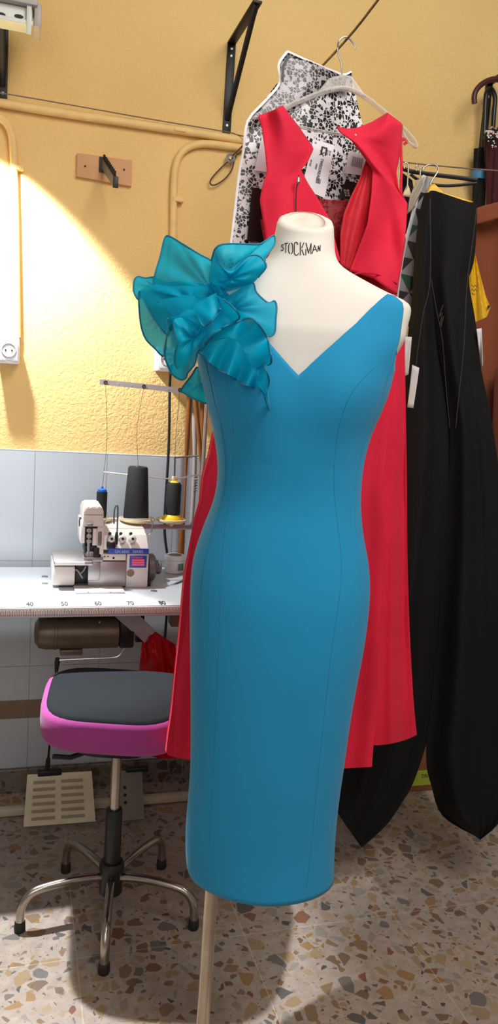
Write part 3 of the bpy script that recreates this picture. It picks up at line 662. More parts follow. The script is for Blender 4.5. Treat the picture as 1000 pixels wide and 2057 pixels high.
a, b_ = pz_(338, 1176, TT+.002), pz_(372, 1164, TT+.002); d = (b_-a); sd = d.cross(Z).normalized()
t = thing('thread_snips', 'dark metal thread snips lying on the table half hidden by the red dress', 'scissors', (b_.x, b_.y, TT))
obj('blade', tube(NB(), [a, a.lerp(b_, .6)+sd*.002, b_+sd*.003], [.0006, .003, .0035], 6, flat=.4, flatdir=(0, 0, 1)), M['gmetal'], t)
obj('blade', tube(NB(), [a+sd*.006+Z*.0022+d*.1, a.lerp(b_, .6)+sd*.004+Z*.0022, b_-sd*.003+Z*.0022], [.0006, .003, .0035], 6, flat=.4, flatdir=(0, 0, 1)), M['metal'], t)
for s in (-1, 1):
    cc = b_+d*.35+sd*.013*s
    obj('handle', tube(NB(), [cc+d.normalized()*.016*cos(k*pi/8)+sd*.01*sin(k*pi/8) for k in range(16)], .0022, 6, True), M['blackpl'], t)
def ribbon(name, pts, y, mat, label, cat_):
    bm = NB(); P = [[py_(px-w, py, y), py_(px+w, py, y)] for px, py, w in pts]
    q = []
    for k, (l, r) in enumerate(zip(cat([p[0] for p in P], 4), cat([p[1] for p in P], 4))): q.append([l, (l+r)/2+Vector((0, -.002, 0)), r])
    grid(bm, q)
    return tag(obj(name, bm, M[mat], solid=.0012), label, cat_, None)
ribbon('ribbon', [(381, 770, 6), (380, 810, 5), (376, 880, 5), (373, 950, 2), (371, 1000, 1.5), (368, 1040, 3), (365, 1080, 6), (363, 1118, 6)], 2.375, 'ribbon', 'narrow twisted brown ribbon hanging nearest the thread stand', 'ribbon')
ribbon('ribbon', [(391, 770, 4), (393, 810, 5), (398, 860, 4), (403, 915, 4), (407, 960, 3), (408, 1040, 4)], 2.36, 'ribbon', 'slanting brown ribbon crossing in front of the other ribbons', 'ribbon')
ribbon('ribbon', [(407, 770, 6), (407, 850, 5), (406, 930, 5), (404, 1000, 5), (403, 1060, 5)], 2.385, 'ribbon', 'straight brown ribbon hanging next to the blue dress', 'ribbon')
ribbon('measuring_tape', [(390, 790, 5), (391, 860, 5), (391, 930, 4), (388, 1000, 4), (384, 1060, 4)], 2.395, 'lace', 'pale tape hanging on the wall among the brown ribbons', 'tape')

# ================================================================== STOOL
cx, cy = .244, 1.775
st = thing('work_stool', 'swivel stool with black and magenta padded seat on five chrome legs', 'stool', (cx, cy, 0))
def seatpt(a, rx, ry, e=4.2):
    c, s = cos(a), sin(a)
    k = (abs(c)**e+abs(s)**e)**(-1/e)
    rx = rx*(1.0+.16*k*s)
    return vf(cx*ee.x+cy*ee.y+rx*k*c, cx*nn.x+cy*nn.y+ry*k*s, 0)
def seatring(bm, rx, ry, z, n=56, wob=0): return [bm.verts.new(seatpt(2*pi*k/n, rx+wob*sin(5*2*pi*k/n), ry)+Z*z) for k in range(n)]
def lofts(bm, rings, cap0=True, cap1=True):
    for A, B in zip(rings, rings[1:]):
        n = len(A)
        for k in range(n): bm.faces.new((A[k], A[(k+1) % n], B[(k+1) % n], B[k]))
    if cap0: bm.faces.new(rings[0][::-1])
    if cap1: bm.faces.new(rings[-1])
sx, sy = .183, .168; zt0 = .575
bm = NB()
lofts(bm, [seatring(bm, *r) for r in ((sx*.86, sy*.86, zt0-.085), (sx*.95, sy*.95, zt0-.08), (sx, sy, zt0-.066, 56, .002), (sx*1.01, sy*1.01, zt0-.04, 56, .002), (sx, sy, zt0-.018), (sx*.965, sy*.965, zt0-.006), (sx*.9, sy*.9, zt0-.002))])
so = obj('seat_cushion', bm, M['magenta'], st, sharp=80); so['label'] = 'magenta band around the seat'
bm = NB()
lofts(bm, [seatring(bm, *r) for r in ((sx*.93, sy*.965, zt0-.008), (sx*.925, sy*.96, zt0-.0035), (sx*.86, sy*.90, zt0+.003), (sx*.5, sy*.5, zt0+.007), (sx*.1, sy*.1, zt0+.008))])
o = obj('seat_cover', bm, M['seatblack'], st, sharp=80); o['label'] = 'black fabric seat top'
bm = NB(); lofts(bm, [seatring(bm, *r) for r in ((.08, .08, zt0-.125), (.10, .11, zt0-.112), (.125, .125, zt0-.088))]); obj('seat_plate', bm, M['dmetal'], st)
for a in (-2.2, -1.57, -.95):
    p = seatpt(a, .128, .132); obj('pin', lathe(NB(), p+Z*(zt0-.083), [(.003, -.003), (.003, .003)], 8), M['screw'], st)
obj('tilt_lever', tube(NB(), [Vector((cx, cy, zt0-.12))-.04*ee-.05*nn, Vector((cx, cy, zt0-.122))-.09*ee-.10*nn, Vector((cx, cy, zt0-.112))-.125*ee-.12*nn], .006, 8), M['rubber'], st)
C_ = Vector((cx, cy, 0))
obj('column', cyl(NB(), C_+Z*.25, C_+Z*(zt0-.12), .0125, 18), M['chrome'], st)
obj('sleeve', lathe(NB(), C_, [(.0205, .125), (.0205, .272), (.019, .277), (.013, .278)], 20), M['blackpl'], st)
obj('hub', lathe(NB(), C_, [(.024, .052), (.0285, .056), (.0285, .115), (.031, .117), (.031, .128), (.027, .138), (.0205, .139)], 24), M['blackpl'], st)
for fx, fy_ in ((.208, 1.567), (.025, 1.744), (.438, 1.672), (.403, 1.931), (.145, 1.96)):
    d = Vector((fx-cx, fy_-cy, 0)); L_ = d.length; d.normalize()
    L_ *= .99
    P = [C_+d*r+Z*z for r, z in ((.022, .098), (.06, .103), (.11, .105), (L_-.045, .100), (L_-.018, .088), (L_-.003, .062), (L_, .03), (L_, .014))]
    lg = obj('leg', tube(NB(), cat(P, 5), .0105, 12), M['chrome'], st)
    obj('rubber_foot', lathe(NB(), C_+d*L_, [(.0125, 0), (.0135, .004), (.0125, .024), (.011, .026)], 14), M['rubber'], lg)
# ================================================================== MANNEQUIN
MD = 1.32
def interp(tab, x):
    if x <= tab[0][0]: return tab[0][1]
    for (a, fa), (b, fb) in zip(tab, tab[1:]):
        if x <= b:
            t = (x-a)/(b-a); return fa+(fb-fa)*t
    return tab[-1][1]
def side(pts): return sorted([(pv(a, b, MD)[2], pv(a, b, MD)[0]) for a, b in pts])
def smooth(tab, w=.008, n=5):
    return lambda z: sum(interp(tab, z+(k-n//2)*w/(n//2)) for k in range(n))/n
CS = .0600
torsoR = side(sm([(670, 452), (671, 480), (672, 505), (677, 525), (690, 541), (714, 556), (745, 573), (775, 589), (800, 600), (818, 610), (824, 621), (822, 638), (817, 656), (809, 692), (797, 725), (788, 748), (778, 785), (748, 870), (728, 930), (723, 990), (728, 1070), (737, 1125), (740, 1170)], 5))
dL = side(sm([(412, 740), (415, 770), (418, 800), (427, 856), (436, 905), (438, 945), (436, 975), (428, 1010), (411, 1052), (394, 1101), (386, 1142), (383, 1200), (383, 1300), (384, 1400), (384, 1500), (382, 1560), (378, 1610), (374, 1660), (374, 1715), (378, 1745), (383, 1760)], 5))
dR = side(sm([(791, 730), (789, 745), (786, 764), (781, 788), (767, 819), (747, 864), (738, 893), (729, 930), (724, 975), (723, 1020), (728, 1075), (737, 1122), (741, 1168), (739, 1220), (730, 1290), (717, 1360), (706, 1420), (697, 1480), (689, 1540), (681, 1595), (675, 1650), (671, 1704), (669, 1760), (668, 1785)], 5))
tw = smooth(torsoR, .004, 3); fl = smooth(dL, .012); fr_ = smooth(dR, .012)
dep = sorted([(1.62, .044), (1.575, .046), (1.53, .050), (1.50, .062), (1.47, .074), (1.42, .092), (1.36, .106), (1.30, .110), (1.22, .096), (1.13, .084), (1.05, .095), (.97, .108), (.86, .106), (.7, .096), (.5, .086), (.3, .088)])
depf = smooth(dep, .03)
def sup(a, e): # superellipse direction
    c, s = cos(a), sin(a); k = (abs(c)**e+abs(s)**e)**(-1/e); return k*c, k*s
def tpt(a, z, off=0.):
    w = max(.01, tw(z)-CS+off); b = depf(z)+off
    e = 2.0+max(0, min(.5, (1.56-z)*3))
    c, s = sup(a, e); return vf(CS+w*c, MD+b*s, z)
NA = 96
ztop_n = pv(670, 452, MD)[2]
zz = [.74+.02*k for k in range(35)]
zz = [z for z in zz if z < 1.40]+[1.40+.0055*k for k in range(int((ztop_n-1.40)/.0055)+1)]
bm = NB(); rings = []
def shrink(z): return -.010 if z < 1.36 else (-.010*(1-(z-1.36)/.05) if z < 1.41 else 0)
for z in zz:
    k = max(0, (z-1.545)/(ztop_n-1.545)) if z > 1.545 else 0
    rings.append([])
    for i in range(NA):
        a = 2*pi*i/NA; p = tpt(a, z, shrink(z)); p.z += .021*sin(a)*k
        if z < 1.36:
            l, r = fl(z)+.014, fr_(z)-.014; c_, s_ = sup(a, 2.15); q = vf((l+r)/2+(r-l)/2*c_, MD+(depf(z)-.010)*s_, z)
            p = p.lerp(q, min(1, (1.36-z)/.04))
        rings[-1].append(bm.verts.new(p))
top = []
for da, dz in ((-.003, .004), (-.008, .005), (-.014, .003)):
    R2 = []
    for i in range(NA):
        a = 2*pi*i/NA; p = tpt(a, ztop_n, da); p.z += .021*sin(a)+dz; R2.append(bm.verts.new(p))
    rings.append(R2)
lofts(bm, rings, True, False)
mq = thing('dress_form', 'white canvas mannequin torso on a metal pole, wearing the blue dress', 'mannequin', vf(CS, MD, 0))
to = obj('torso', bm, M['torso'], mq, sharp=70)
bm = NB(); rr = []
for da, dz in ((-.0135, .0025), (-.018, -.008), (-.035, -.009)):
    rr.append([]);
    for i in range(NA):
        a = 2*pi*i/NA; p = tpt(a, ztop_n, da); p.z += .021*sin(a)+dz; rr[-1].append(bm.verts.new(p))
lofts(bm, rr, False, True); obj('neck_cap', bm, M['neckcap'], mq, sharp=70)
pb_ = vf(pv(424, 1800, MD)[0], MD, 0)
obj('pole', cyl(NB(), pb_+Z*.012, pb_+Z*.86, .0125, 20), M['brass'], mq)
obj('base', lathe(NB(), pb_, [(.06, 0), (.06, .006), (.02, .012), (.016, .03)], 28), M['brass'], mq)
obj('pole_bracket', tube(NB(), [pb_+Z*.83, vf(CS, MD, .83)], .012, 10), M['brass'], mq)
bv = bvh_of(to)
LET = [[(185, 450), (176, 447), (165, 448), (159, 458), (164, 470), (177, 480), (183, 493), (182, 508), (172, 519), (160, 518), (154, 512)], [(195, 434), (240, 425)], [(215, 436), (211, 545)],
 [(266, 428), (255, 440), (249, 475), (250, 530), (264, 558)], [(280, 424), (294, 440), (299, 485), (297, 538), (280, 562)], [(364, 445), (356, 424), (340, 416), (325, 425), (320, 450), (320, 545), (328, 570), (342, 579), (360, 574), (373, 552)],
 [(396, 416), (394, 578)], [(440, 420), (413, 488)], [(414, 508), (440, 578)], [(465, 502), (463, 578)], [(466, 424), (499, 556)], [(497, 556), (514, 492)], [(516, 480), (529, 432)], [(530, 430), (527, 562)],
 [(543, 558), (571, 452)], [(571, 452), (606, 536)], [(560, 512), (592, 504)], [(617, 526), (618, 462)], [(617, 460), (640, 522)], [(641, 524), (644, 454)]]
bm = NB()
for st_ in LET:
    P = [onto(bv, 540+x/6.25, 420+y/6.25, .0004) for x, y in sm(st_, 3)]
    tube(bm, [p for p in P if p], .00075, 6)
lt = obj('lettering', bm, M['ink'], mq); lt['label'] = 'black stencilled word STOCKMAN'

# ================================================================== BLUE DRESS
zu = 1.362
def dpt(a, z):
    e = 2.15
    if z > zu:
        off = .004; w = max(.01, tw(z)-CS+off*min(1, (z-zu)/.04)); b = depf(z)+off; l, r = CS-w, CS+w
        e = 2.0+max(0, min(.5, (1.56-z)*3))
    else:
        l, r = fl(z), fr_(z); b = depf(z)+.004
        if z > zu-.12:
            k = (z-zu+.12)/.12; w = tw(z)-CS; l = l*(1-k)+(CS-w)*k; r = r*(1-k)+(CS+w)*k
            e = e*(1-k)+k*(2.0+max(0, min(.5, (1.56-z)*3)))
    if z < .75: e = 2.15-.3*min(1, (.75-z)/.3)
    c, s = sup(a, e); m, h = (l+r)/2, (r-l)/2
    bust = 0
    if s < 0 and 1.2 < z < 1.45:         # bust
        bust = .012*exp(-((abs(c)-.5)/.3)**2)*exp(-((z-1.31)/.07)**2)
    return vf(m+h*c, MD+b*s-bust, z)
Vl = [(578, 770), (606, 748), (640, 716), (680, 680), (712, 652), (742, 621), (776, 590), (800, 597), (827, 611)]
def vline(px): return interp(Vl, px)
Al = [(611, 836), (622, 828), (640, 819.5), (666, 809.5), (699, 798.5), (728, 793), (742, 793), (743, 1200)]
def zt_front(a):
    am = a if cos(a) >= 0 else pi-a      # mirror the left half
    z = 1.25; last = z
    while z < 1.52:
        p = dpt(am, z); x, y = proj(p)
        if x > 578 and y < vline(x): break
        if y < 743 and x > interp(Al, y): break
        last = z; z += .0006
    return last
tops = []
ND = 216
zh = pv(525, 1764, MD)[2]+.008
for i in range(ND):
    a = 2*pi*i/ND
    if sin(a) <= .02: zt_ = zt_front(a if sin(a) <= 0 else -a)
    else:
        c = abs(cos(a)); zt_ = zt_front(-math.acos(min(1, c))) if c > .75 else max(1.40, zt_front(-math.acos(.76))-.0-(.75-c)*.25)
    tops.append(zt_)
zb_ = min(proj(dpt(-pi/2, zh)), default=0)
bm = NB(); NR = 110; V = []
for j in range(NR):
    row = []
    for i in range(ND):
        a = 2*pi*i/ND; v = j/(NR-1); z = zh+(tops[i]-zh)*v
        p = dpt(a, z)
        row.append(bm.verts.new(p))
    V.append(row)
for j in range(NR-1):
    for i in range(ND):
        k = (i+1) % ND; bm.faces.new((V[j][i], V[j][k], V[j+1][k], V[j+1][i]))
dr = thing('blue_dress', 'fitted blue sleeveless dress with teal shoulder ruffle, worn by the white mannequin', 'dress', vf(CS, MD, zh))
bo = obj('dress_body', bm, M['dress'], dr, sharp=80, solid=.0016)
db = bvh_of(bo)
def seam(pts, name='seam', lift=.0004, r=.0007):
    P = [onto(db, x, y, lift) for x, y in sm(pts, 6)]
    P = [p for p in P if p]
    if len(P) > 3: obj(name, tube(NB(), P, r, 5), M['seam'], dr)
seam([(449, 740), (462, 800), (468, 860), (468, 930), (462, 1000), (452, 1060), (445, 1130), (442, 1220), (438, 1320), (434, 1420), (430, 1520), (425, 1620), (420, 1700), (418, 1768)])
seam([(752, 738), (722, 768), (698, 805), (680, 860), (671, 930), (671, 990), (677, 1050), (684, 1110), (684, 1170), (677, 1230), (665, 1310), (655, 1400), (645, 1490), (634, 1600), (625, 1700), (614, 1788)])
# neckline edge binding
nl = [onto(db, x, y, .001) for x, y in sm([(548, 742), (560, 756)], 2)]
# ---- organza ruffle
def petal(bm, out, c, D0=1.2, rings=12, amp=.006, k=9, ph=0., bulge=0., rim=None, n=7):
    O = cat([(a, b, d*1000) for a, b, d in out], n, True); N = len(O); R = []
    cv = Vector((c[0], c[1], c[2]*1000))
    per = 0; acc = []
    for i in range(N): acc.append(per); per += ((O[(i+1) % N]-O[i]).xy).length
    for j in range(1, rings+1):
        t = j/rings; row = []
        for i in range(N):
            p = cv.lerp(O[i], t); s = acc[i]/per
            dz = p.z/1000 + amp*.55*t*sin(2*pi*k*.6*s+ph+2*t) + amp*.35*sin(2*pi*(k*.3)*s+5*t+ph) + .0025*sin(2*pi*7*s+ph)*exp(-3.5*t)*t*8 - bulge*sin(pi*t)
            row.append(pw(250+p.x/3.125, 460+p.y/3.125, D0+dz))
        R.append(row)
    cvx = bm.verts.new(pw(250+cv.x/3.125, 460+cv.y/3.125, D0+c[2]))
    VR = [[bm.verts.new(p) for p in row] for row in R]
    for i in range(N): bm.faces.new((cvx, VR[0][i], VR[0][(i+1) % N]))
    for A, B in zip(VR, VR[1:]):
        for i in range(N): bm.faces.new((A[i], B[i], B[(i+1) % N], A[(i+1) % N]))
    if rim is not None:
        e = R[-1]; a, b = rim; idx = range(int(a*N), int(b*N)+1)
        return [e[i % N] for i in idx]
RF = dict(
 A=([(548, 208, .0), (470, 160, .01), (370, 98, .03), (290, 50, .045), (262, 46, .05), (245, 80, .05), (222, 180, .05), (195, 270, .04), (176, 350, .035), (172, 425, .03), (230, 470, .01), (330, 560, -.02), (430, 545, -.03), (520, 470, -.02), (570, 400, 0), (560, 300, 0)], (545, 390, .0), dict(amp=.006, k=7, bulge=.015, rim=(0, .62))),
 B=([(190, 304, .08), (130, 308, .085), (88, 300, .085), (66, 315, .08), (57, 350, .075), (60, 400, .07), (88, 445, .065), (95, 400, .07), (200, 400, .06), (260, 340, .06)], (190, 360, .07), dict(amp=.002, k=3, rim=(0, .7))),
 B2=([(98, 390, .06), (90, 450, .06), (97, 560, .065), (112, 640, .07), (140, 700, .07), (190, 750, .065), (225, 788, .06), (246, 796, .06), (262, 740, .05), (272, 660, .045), (300, 560, .03), (260, 440, .03), (160, 380, .05)], (210, 560, .045), dict(amp=.004, k=4, rim=(.0, .62))),
 C=([(105, 380, .04), (130, 470, .03), (190, 570, .02), (270, 668, .005), (290, 610, -.02), (330, 565, -.03), (430, 550, -.035), (470, 560, -.04), (485, 600, -.04), (560, 520, -.03), (600, 470, -.02), (570, 380, -.005), (400, 330, .01), (240, 340, .03)], (420, 450, -.005), dict(amp=.005, k=8, bulge=.01, rim=(.05, .6))),
 D=([(275, 560, -.03), (272, 640, -.02), (258, 710, -.01), (250, 780, -.005), (268, 850, -.002), (300, 912, .0), (350, 946, .002), (385, 935, -.005), (400, 900, -.012), (440, 850, -.02), (462, 772, -.03), (500, 730, -.035), (480, 640, -.045), (478, 590, -.055), (455, 558, -.055), (410, 545, -.05), (340, 545, -.04)], (400, 700, -.01), dict(amp=.006, k=5, bulge=-.02, rim=(0, .62))),
 D2=([(310, 570, -.05), (315, 640, -.05), (335, 700, -.055), (318, 780, -.05), (318, 850, -.045), (345, 878, -.045), (390, 850, -.05), (430, 780, -.06), (480, 700, -.06), (540, 620, -.055), (600, 520, -.04), (560, 490, -.03), (490, 590, -.05), (470, 650, -.05), (440, 590, -.04), (380, 555, -.04)], (430, 690, -.045), dict(amp=.005, k=5, bulge=.006, rim=(0, .3))),
 E=([(545, 205, -.01), (555, 165, -.015), (568, 128, -.02), (598, 103, -.02), (650, 94, -.015), (740, 95, -.01), (838, 97, .0), (885, 75, .01), (935, 42, .02), (946, 66, .02), (940, 100, .015), (905, 150, .005), (882, 185, -.005), (890, 238, -.01), (850, 290, -.01), (800, 342, -.005), (700, 380, .0), (600, 395, .0), (545, 350, -.005), (535, 290, -.01)], (640, 290, -.01), dict(amp=.005, k=5, bulge=.012, rim=(0, .62))),
 E2=([(575, 150, -.045), (580, 200, -.045), (620, 240, -.045), (670, 255, -.04), (720, 215, -.035), (780, 170, -.035), (830, 165, -.03), (870, 190, -.03), (888, 238, -.03), (850, 290, -.03), (800, 342, -.025), (690, 370, -.015), (600, 380, -.01), (540, 330, -.02), (545, 220, -.03)], (670, 310, -.03), dict(amp=.003, k=6, bulge=.01, rim=(0, .62))),
 F=([(620, 440, -.01), (700, 390, -.01), (800, 335, -.015), (830, 400, -.018), (900, 462, -.02), (942, 452, -.018), (955, 490, -.018), (950, 560, -.02), (942, 650, -.022), (905, 672, -.025), (870, 630, -.03), (800, 575, -.035), (700, 590, -.03), (610, 590, -.02), (590, 500, -.01)], (690, 500, -.015), dict(amp=.004, k=5, bulge=.008, rim=(.12, .6))),
 H=([(460, 868, .07), (420, 920, .075), (355, 1010, .08), (375, 1030, .08), (420, 1058, .08), (470, 1080, .08), (525, 1092, .08), (540, 1020, .07), (520, 940, .06)], (470, 985, .07), dict(amp=.003, k=3, rim=(0, .68))),
 K=([(520, 350, -.02), (560, 365, -.03), (590, 360, -.03), (620, 400, -.03), (640, 440, -.03), (620, 520, -.04), (585, 560, -.04), (590, 480, -.03), (540, 420, -.025)], (580, 430, -.012), dict(amp=.008, k=6)))
bm = NB(); rims = []
for k_, (o_, c_, kw) in RF.items():
    D0 = 1.235 if k_ not in ('H',) else 1.25
    r_ = petal(bm, o_, c_, D0=D0, **kw)
    if r_: rims.append(r_)
def frill(gather, edge, D0, g_d, e_d, amp, k, ph=0., pw_=1.3):
    A = resamp(sm(gather, 6), 90); B = resamp(sm(edge, 6), 90); P = []
    for j in range(15):
        v = j/14; row = []
        for i in range(90):
            u = i/89; p = A[i].lerp(B[i], v)
            d = D0+g_d+(e_d-g_d)*v+amp*v**pw_*sin(2*pi*k*u+ph+.6*v)*(.4+.6*sin(pi*min(1, u*1.05)))+.0015*sin(2*pi*1.7*k*u+2*v)*sin(pi*v)**.5
            row.append(pw(250+p.x/3.125, 460+p.y/3.125, d))
        P.append(row)
    grid(bm, P); rims.append(P[-1])
frill([(470, 770), (540, 715), (610, 690), (690, 690), (740, 745), (785, 830), (835, 920), (880, 1030), (907, 1138)], [(462, 774), (500, 805), (545, 850), (590, 882), (640, 906), (690, 940), (745, 974), (800, 992), (852, 1004), (872, 1040), (890, 1085), (907, 1138)], 1.2, -.02, -.005, .02, 4.3)
frill([(500, 760), (560, 705), (620, 685), (690, 690), (740, 745), (785, 830), (835, 920), (880, 1030), (907, 1138)], [(540, 690), (575, 645), (640, 608), (720, 580), (785, 560), (835, 592), (875, 645), (897, 690), (912, 745), (922, 835), (893, 850), (868, 800), (880, 865), (907, 945), (898, 1020), (909, 1138)], 1.2, -.02, -.03, .02, 4.6, 1.)
frill([(560, 400), (590, 440), (600, 480), (590, 530), (545, 580), (480, 640)], [(620, 440), (690, 500), (720, 560), (640, 610), (560, 660), (500, 720)], 1.2, -.015, -.035, .016, 1.7, 2.)
frill([(575, 400), (520, 430), (470, 470), (430, 500)], [(600, 500), (560, 560), (510, 610), (485, 605)], 1.2, -.03, -.045, .01, 1.2)
rf = obj('shoulder_ruffle', bm, M['organza'], dr, sharp=180); rf['label'] = 'sheer teal organza ruffle on the shoulder'
bm = NB()
for r_ in rims: tube(bm, r_, .0015, 5)
obj('rolled_hem', bm, M['organza2'], rf)

# ================================================================== RED DRESS + HANGER
RD = Slant(1.56)
rd = thing('red_dress', 'red sleeveless flared dress with open back on a clear hanger', 'dress', vf(.1, 1.66, .5))
def wob(a, k1, k2, p=0): return lambda u, v: a*sin(k1*u+p+2*v)+a*.6*sin(k2*u-3*v+p)
LB = sheet([(519, 232), (526, 256), (532, 300), (536, 346), (527, 375), (522, 402), (527, 440), (545, 565)], [(567, 212), (600, 255), (630, 298), (617, 328), (604, 341), (618, 368), (637, 397), (662, 440), (684, 525)], [(519, 232), (545, 223), (567, 212)], [(545, 565), (684, 525)], RD-.02, lambda u, v: .01*sin(6*u+4*v)+.006*sin(13*v+5*u), 20, 44)
o = obj('bodice', LB, M['red'], rd, sharp=60, solid=.002)
RB = sheet([(778, 227), (745, 246), (714, 258), (690, 259), (676, 253), (680, 264), (706, 282), (730, 314), (748, 340), (746, 392), (738, 450), (702, 545)], [(778, 227), (808, 250), (804, 300), (796, 346), (800, 380), (818, 408), (815, 460), (806, 530), (797, 592)], [(778, 227), (778.5, 227)], [(702, 545), (750, 560), (797, 592)], RD-.02, lambda u, v: .012*sin(5*u+6*v+1)+.006*sin(15*v-6*u), 22, 60)
obj('bodice', RB, M['red'], rd, sharp=60, solid=.002)
FC = sheet([(735, 322), (722, 360), (706, 392), (690, 430), (683, 470), (682, 535)], [(749, 338), (746, 392), (740, 450), (722, 500), (704, 545)], [(735, 322), (749, 338)], [(682, 535), (704, 545)], RD-.006, wob(.004, 5, 12), 10, 30)
o = obj('neck_facing', FC, M['redlin'], rd, sharp=60, solid=.0015)
BK = sheet([(632, 398), (645, 430), (660, 470), (676, 530)], [(706, 402), (690, 440), (684, 480), (684, 530)], [(632, 398), (670, 402), (706, 402)], [(676, 530), (684, 530)], RD+.02, None, 8, 14)
obj('mesh_lining', BK, M['redsheer'], rd, sharp=60)
LB2 = sheet([(523, 402), (528, 440), (545, 565)], [(800, 385), (815, 440), (797, 592)], [(523, 440), (660, 470), (800, 440)], [(545, 565), (797, 592)], RD+.03, wob(.005, 9, 14), 16, 20)
obj('back_lining', LB2, M['redlin'], rd, sharp=60, solid=.0015)
bm = NB(); zp = [pw(*p, RD-.036) for p in ((600, 352), (596, 375), (594, 400), (594, 440))]
obj('zip', tube(bm, zp, .0011, 5), M['dark'], rd)
obj('zip_pull', lathe(NB(), pw(599, 362, RD-.042), [(0, -.009), (.004, -.004), (.0035, .004), (0, .008)], 10), M['zipm'], rd)
obj('button', lathe(NB(), pw(714, 271, RD-.036), [(.002, 0), (0, .002)], 8, ax=-nn), M['tagw'], rd)
bm = NB(); tube(bm, cat([pw(*p, RD+.0) for p in ((812, 283), (808, 278), (805, 290), (806, 330), (805, 370), (805, 402))], 4), .0032, 6, flat=.3, flatdir=nn)
tube(bm, cat([pw(*p, RD+.004) for p in ((806, 281), (813, 280), (817, 285), (811, 290))], 4), .003, 6, flat=.4, flatdir=nn)
obj('shoulder_loop', bm, M['red'], rd)
def foldf(u, v): return v**.7*(.022*sin(2*pi*2.6*u+.7)+.010*sin(2*pi*5.3*u+2+v))+.004*sin(20*v+9*u)
SK = sheet(sm([(545, 562), (510, 660), (462, 780), (428, 862), (417, 912), (404, 958), (400, 1002), (390, 1040), (379, 1098), (367, 1162), (360, 1241), (355, 1293), (348, 1358), (341, 1430), (335, 1470), (331, 1506)], 3),
           sm([(786, 590), (784, 780), (777, 890), (768, 992), (772, 1100), (763, 1250), (757, 1420), (750, 1497), (747, 1540)], 3),
           [(545, 562), (700, 548), (786, 590)], sm([(331, 1506), (342, 1519), (388, 1527), (470, 1538), (560, 1545), (640, 1546), (700, 1543), (740, 1541), (747, 1540)], 3), RD-.0, lambda u, v: foldf(u, v)-.035*sin(pi*u)*(.4+.6*v)-.02*u, 70, 90, back=.04)
obj('skirt', SK, M['red'], rd, sharp=60)
SP = sheet(sm([(762, 592), (764, 780), (758, 890), (746, 992), (752, 1100), (742, 1250), (738, 1420), (735, 1497)], 3),
           sm([(797, 592), (812, 640), (813, 720), (815, 820), (817, 960), (818, 1100), (822, 1250), (830, 1400), (837, 1476)], 3),
           [(762, 592), (797, 592)], sm([(735, 1497), (760, 1497), (790, 1493), (818, 1485), (837, 1476)], 3), RD+.012, lambda u, v: v**.7*(.012*sin(7*u+1.5)+.006*sin(15*u+v*3))+.003*sin(19*v), 30, 80, back=.03)
obj('side_panel', SP, M['red'], rd, sharp=60)
WB = tube(NB(), cat([pw(*p, RD-.03) for p in ((690, 560), (720, 549), (760, 552), (798, 570))], 4), .0015, 5); obj('waist_seam', WB, M['redlin'], rd)

hg = thing('clear_hanger', 'clear plastic clothes hanger with wire hook carrying the red dress', 'hanger', pw(690, 180, RD))
HK = [(687, 158), (686, 140), (685, 126), (680, 112), (678, 96), (681, 82), (690, 75), (699, 76), (707, 84), (712, 92), (714, 99)]
obj('hook', tube(NB(), cat([pw(*p, RD+(0.004 if i < 5 else -.004)) for i, p in enumerate(HK)], 4), .0017, 8), M['steel'], hg)
arm = [(548, 238), (575, 216), (610, 200), (640, 188), (668, 180), (690, 178), (712, 183), (740, 200), (775, 228), (805, 254), (822, 272), (832, 285), (836, 296)]
obj('arm', tube(NB(), cat([pw(*p, RD) for p in arm], 5), .0052, 10), M['clear'], hg)
fl_ = sheet([(660, 158), (640, 182)], [(706, 155), (735, 195)], [(660, 158), (688, 150), (706, 155)], [(640, 182), (690, 178), (735, 195)], RD, None, 10, 6)
obj('web', fl_, M['clear'], hg, solid=.003)
obj('bar', tube(NB(), cat([pw(*p, RD+.008) for p in ((592, 253), (620, 259), (660, 266), (695, 272), (740, 281), (800, 290))], 4), .0055, 8, flat=.5), M['clear'], hg)
obj('end_hook', tube(NB(), cat([pw(*p, RD) for p in ((806, 262), (812, 272), (818, 283), (826, 290), (836, 297))], 3), .003, 6), M['clear'], hg)

# ================================================================== PATTERNED MAILING BAG
BD = Slant(1.65)
bg = thing('mailing_bag', 'black and white shard-patterned mailing bag with shipping labels behind the red dress', 'bag', pw(610, 300, BD))
bu = lambda u, v: -.012*sin(pi*u)+.006*sin(7*u+5*v)
bl = [(556, 168), (527, 205), (498, 242), (489, 300), (480, 350), (472, 420), (463, 495), (458, 545)]
b1 = sheet(bl, [(708, 160), (716, 200), (729, 255), (742, 320), (752, 400), (760, 480), (764, 560)], [(556, 168), (640, 160), (708, 160)], [(458, 545), (764, 560)], BD, bu, 30, 50, back=.02)
obj('bag_body', b1, M['bag'], bg, sharp=60)
b2 = sheet([(577, 103), (559, 130), (562, 166), (530, 205), (497, 243)], [(706, 144), (708, 155), (707, 180)], [(577, 103), (610, 118), (640, 131), (668, 142), (690, 150), (706, 144)], [(497, 243), (540, 231), (575, 214), (640, 186), (707, 180)], BD-.03, lambda u, v: .006*sin(6*u+2), 24, 20)
f_ = obj('bag_flap', b2, M['bagflap'], bg, sharp=60, solid=.001)
ed = [pw(*p, BD-.034) for p in ((577, 103), (559, 130), (562, 166), (530, 205), (497, 243), (489, 300), (480, 350), (472, 420), (463, 495))]
obj('bag_edge', tube(NB(), cat(ed, 3), .0028, 5, flat=.3, flatdir=nn), M['bagw'], bg)
ed = [pw(*p, BD-.034) for p in ((577, 103), (610, 118), (640, 131), (668, 142), (690, 150), (706, 144))]
obj('bag_edge', tube(NB(), cat(ed, 3), .0022, 5, flat=.3, flatdir=nn), M['bagw'], bg)
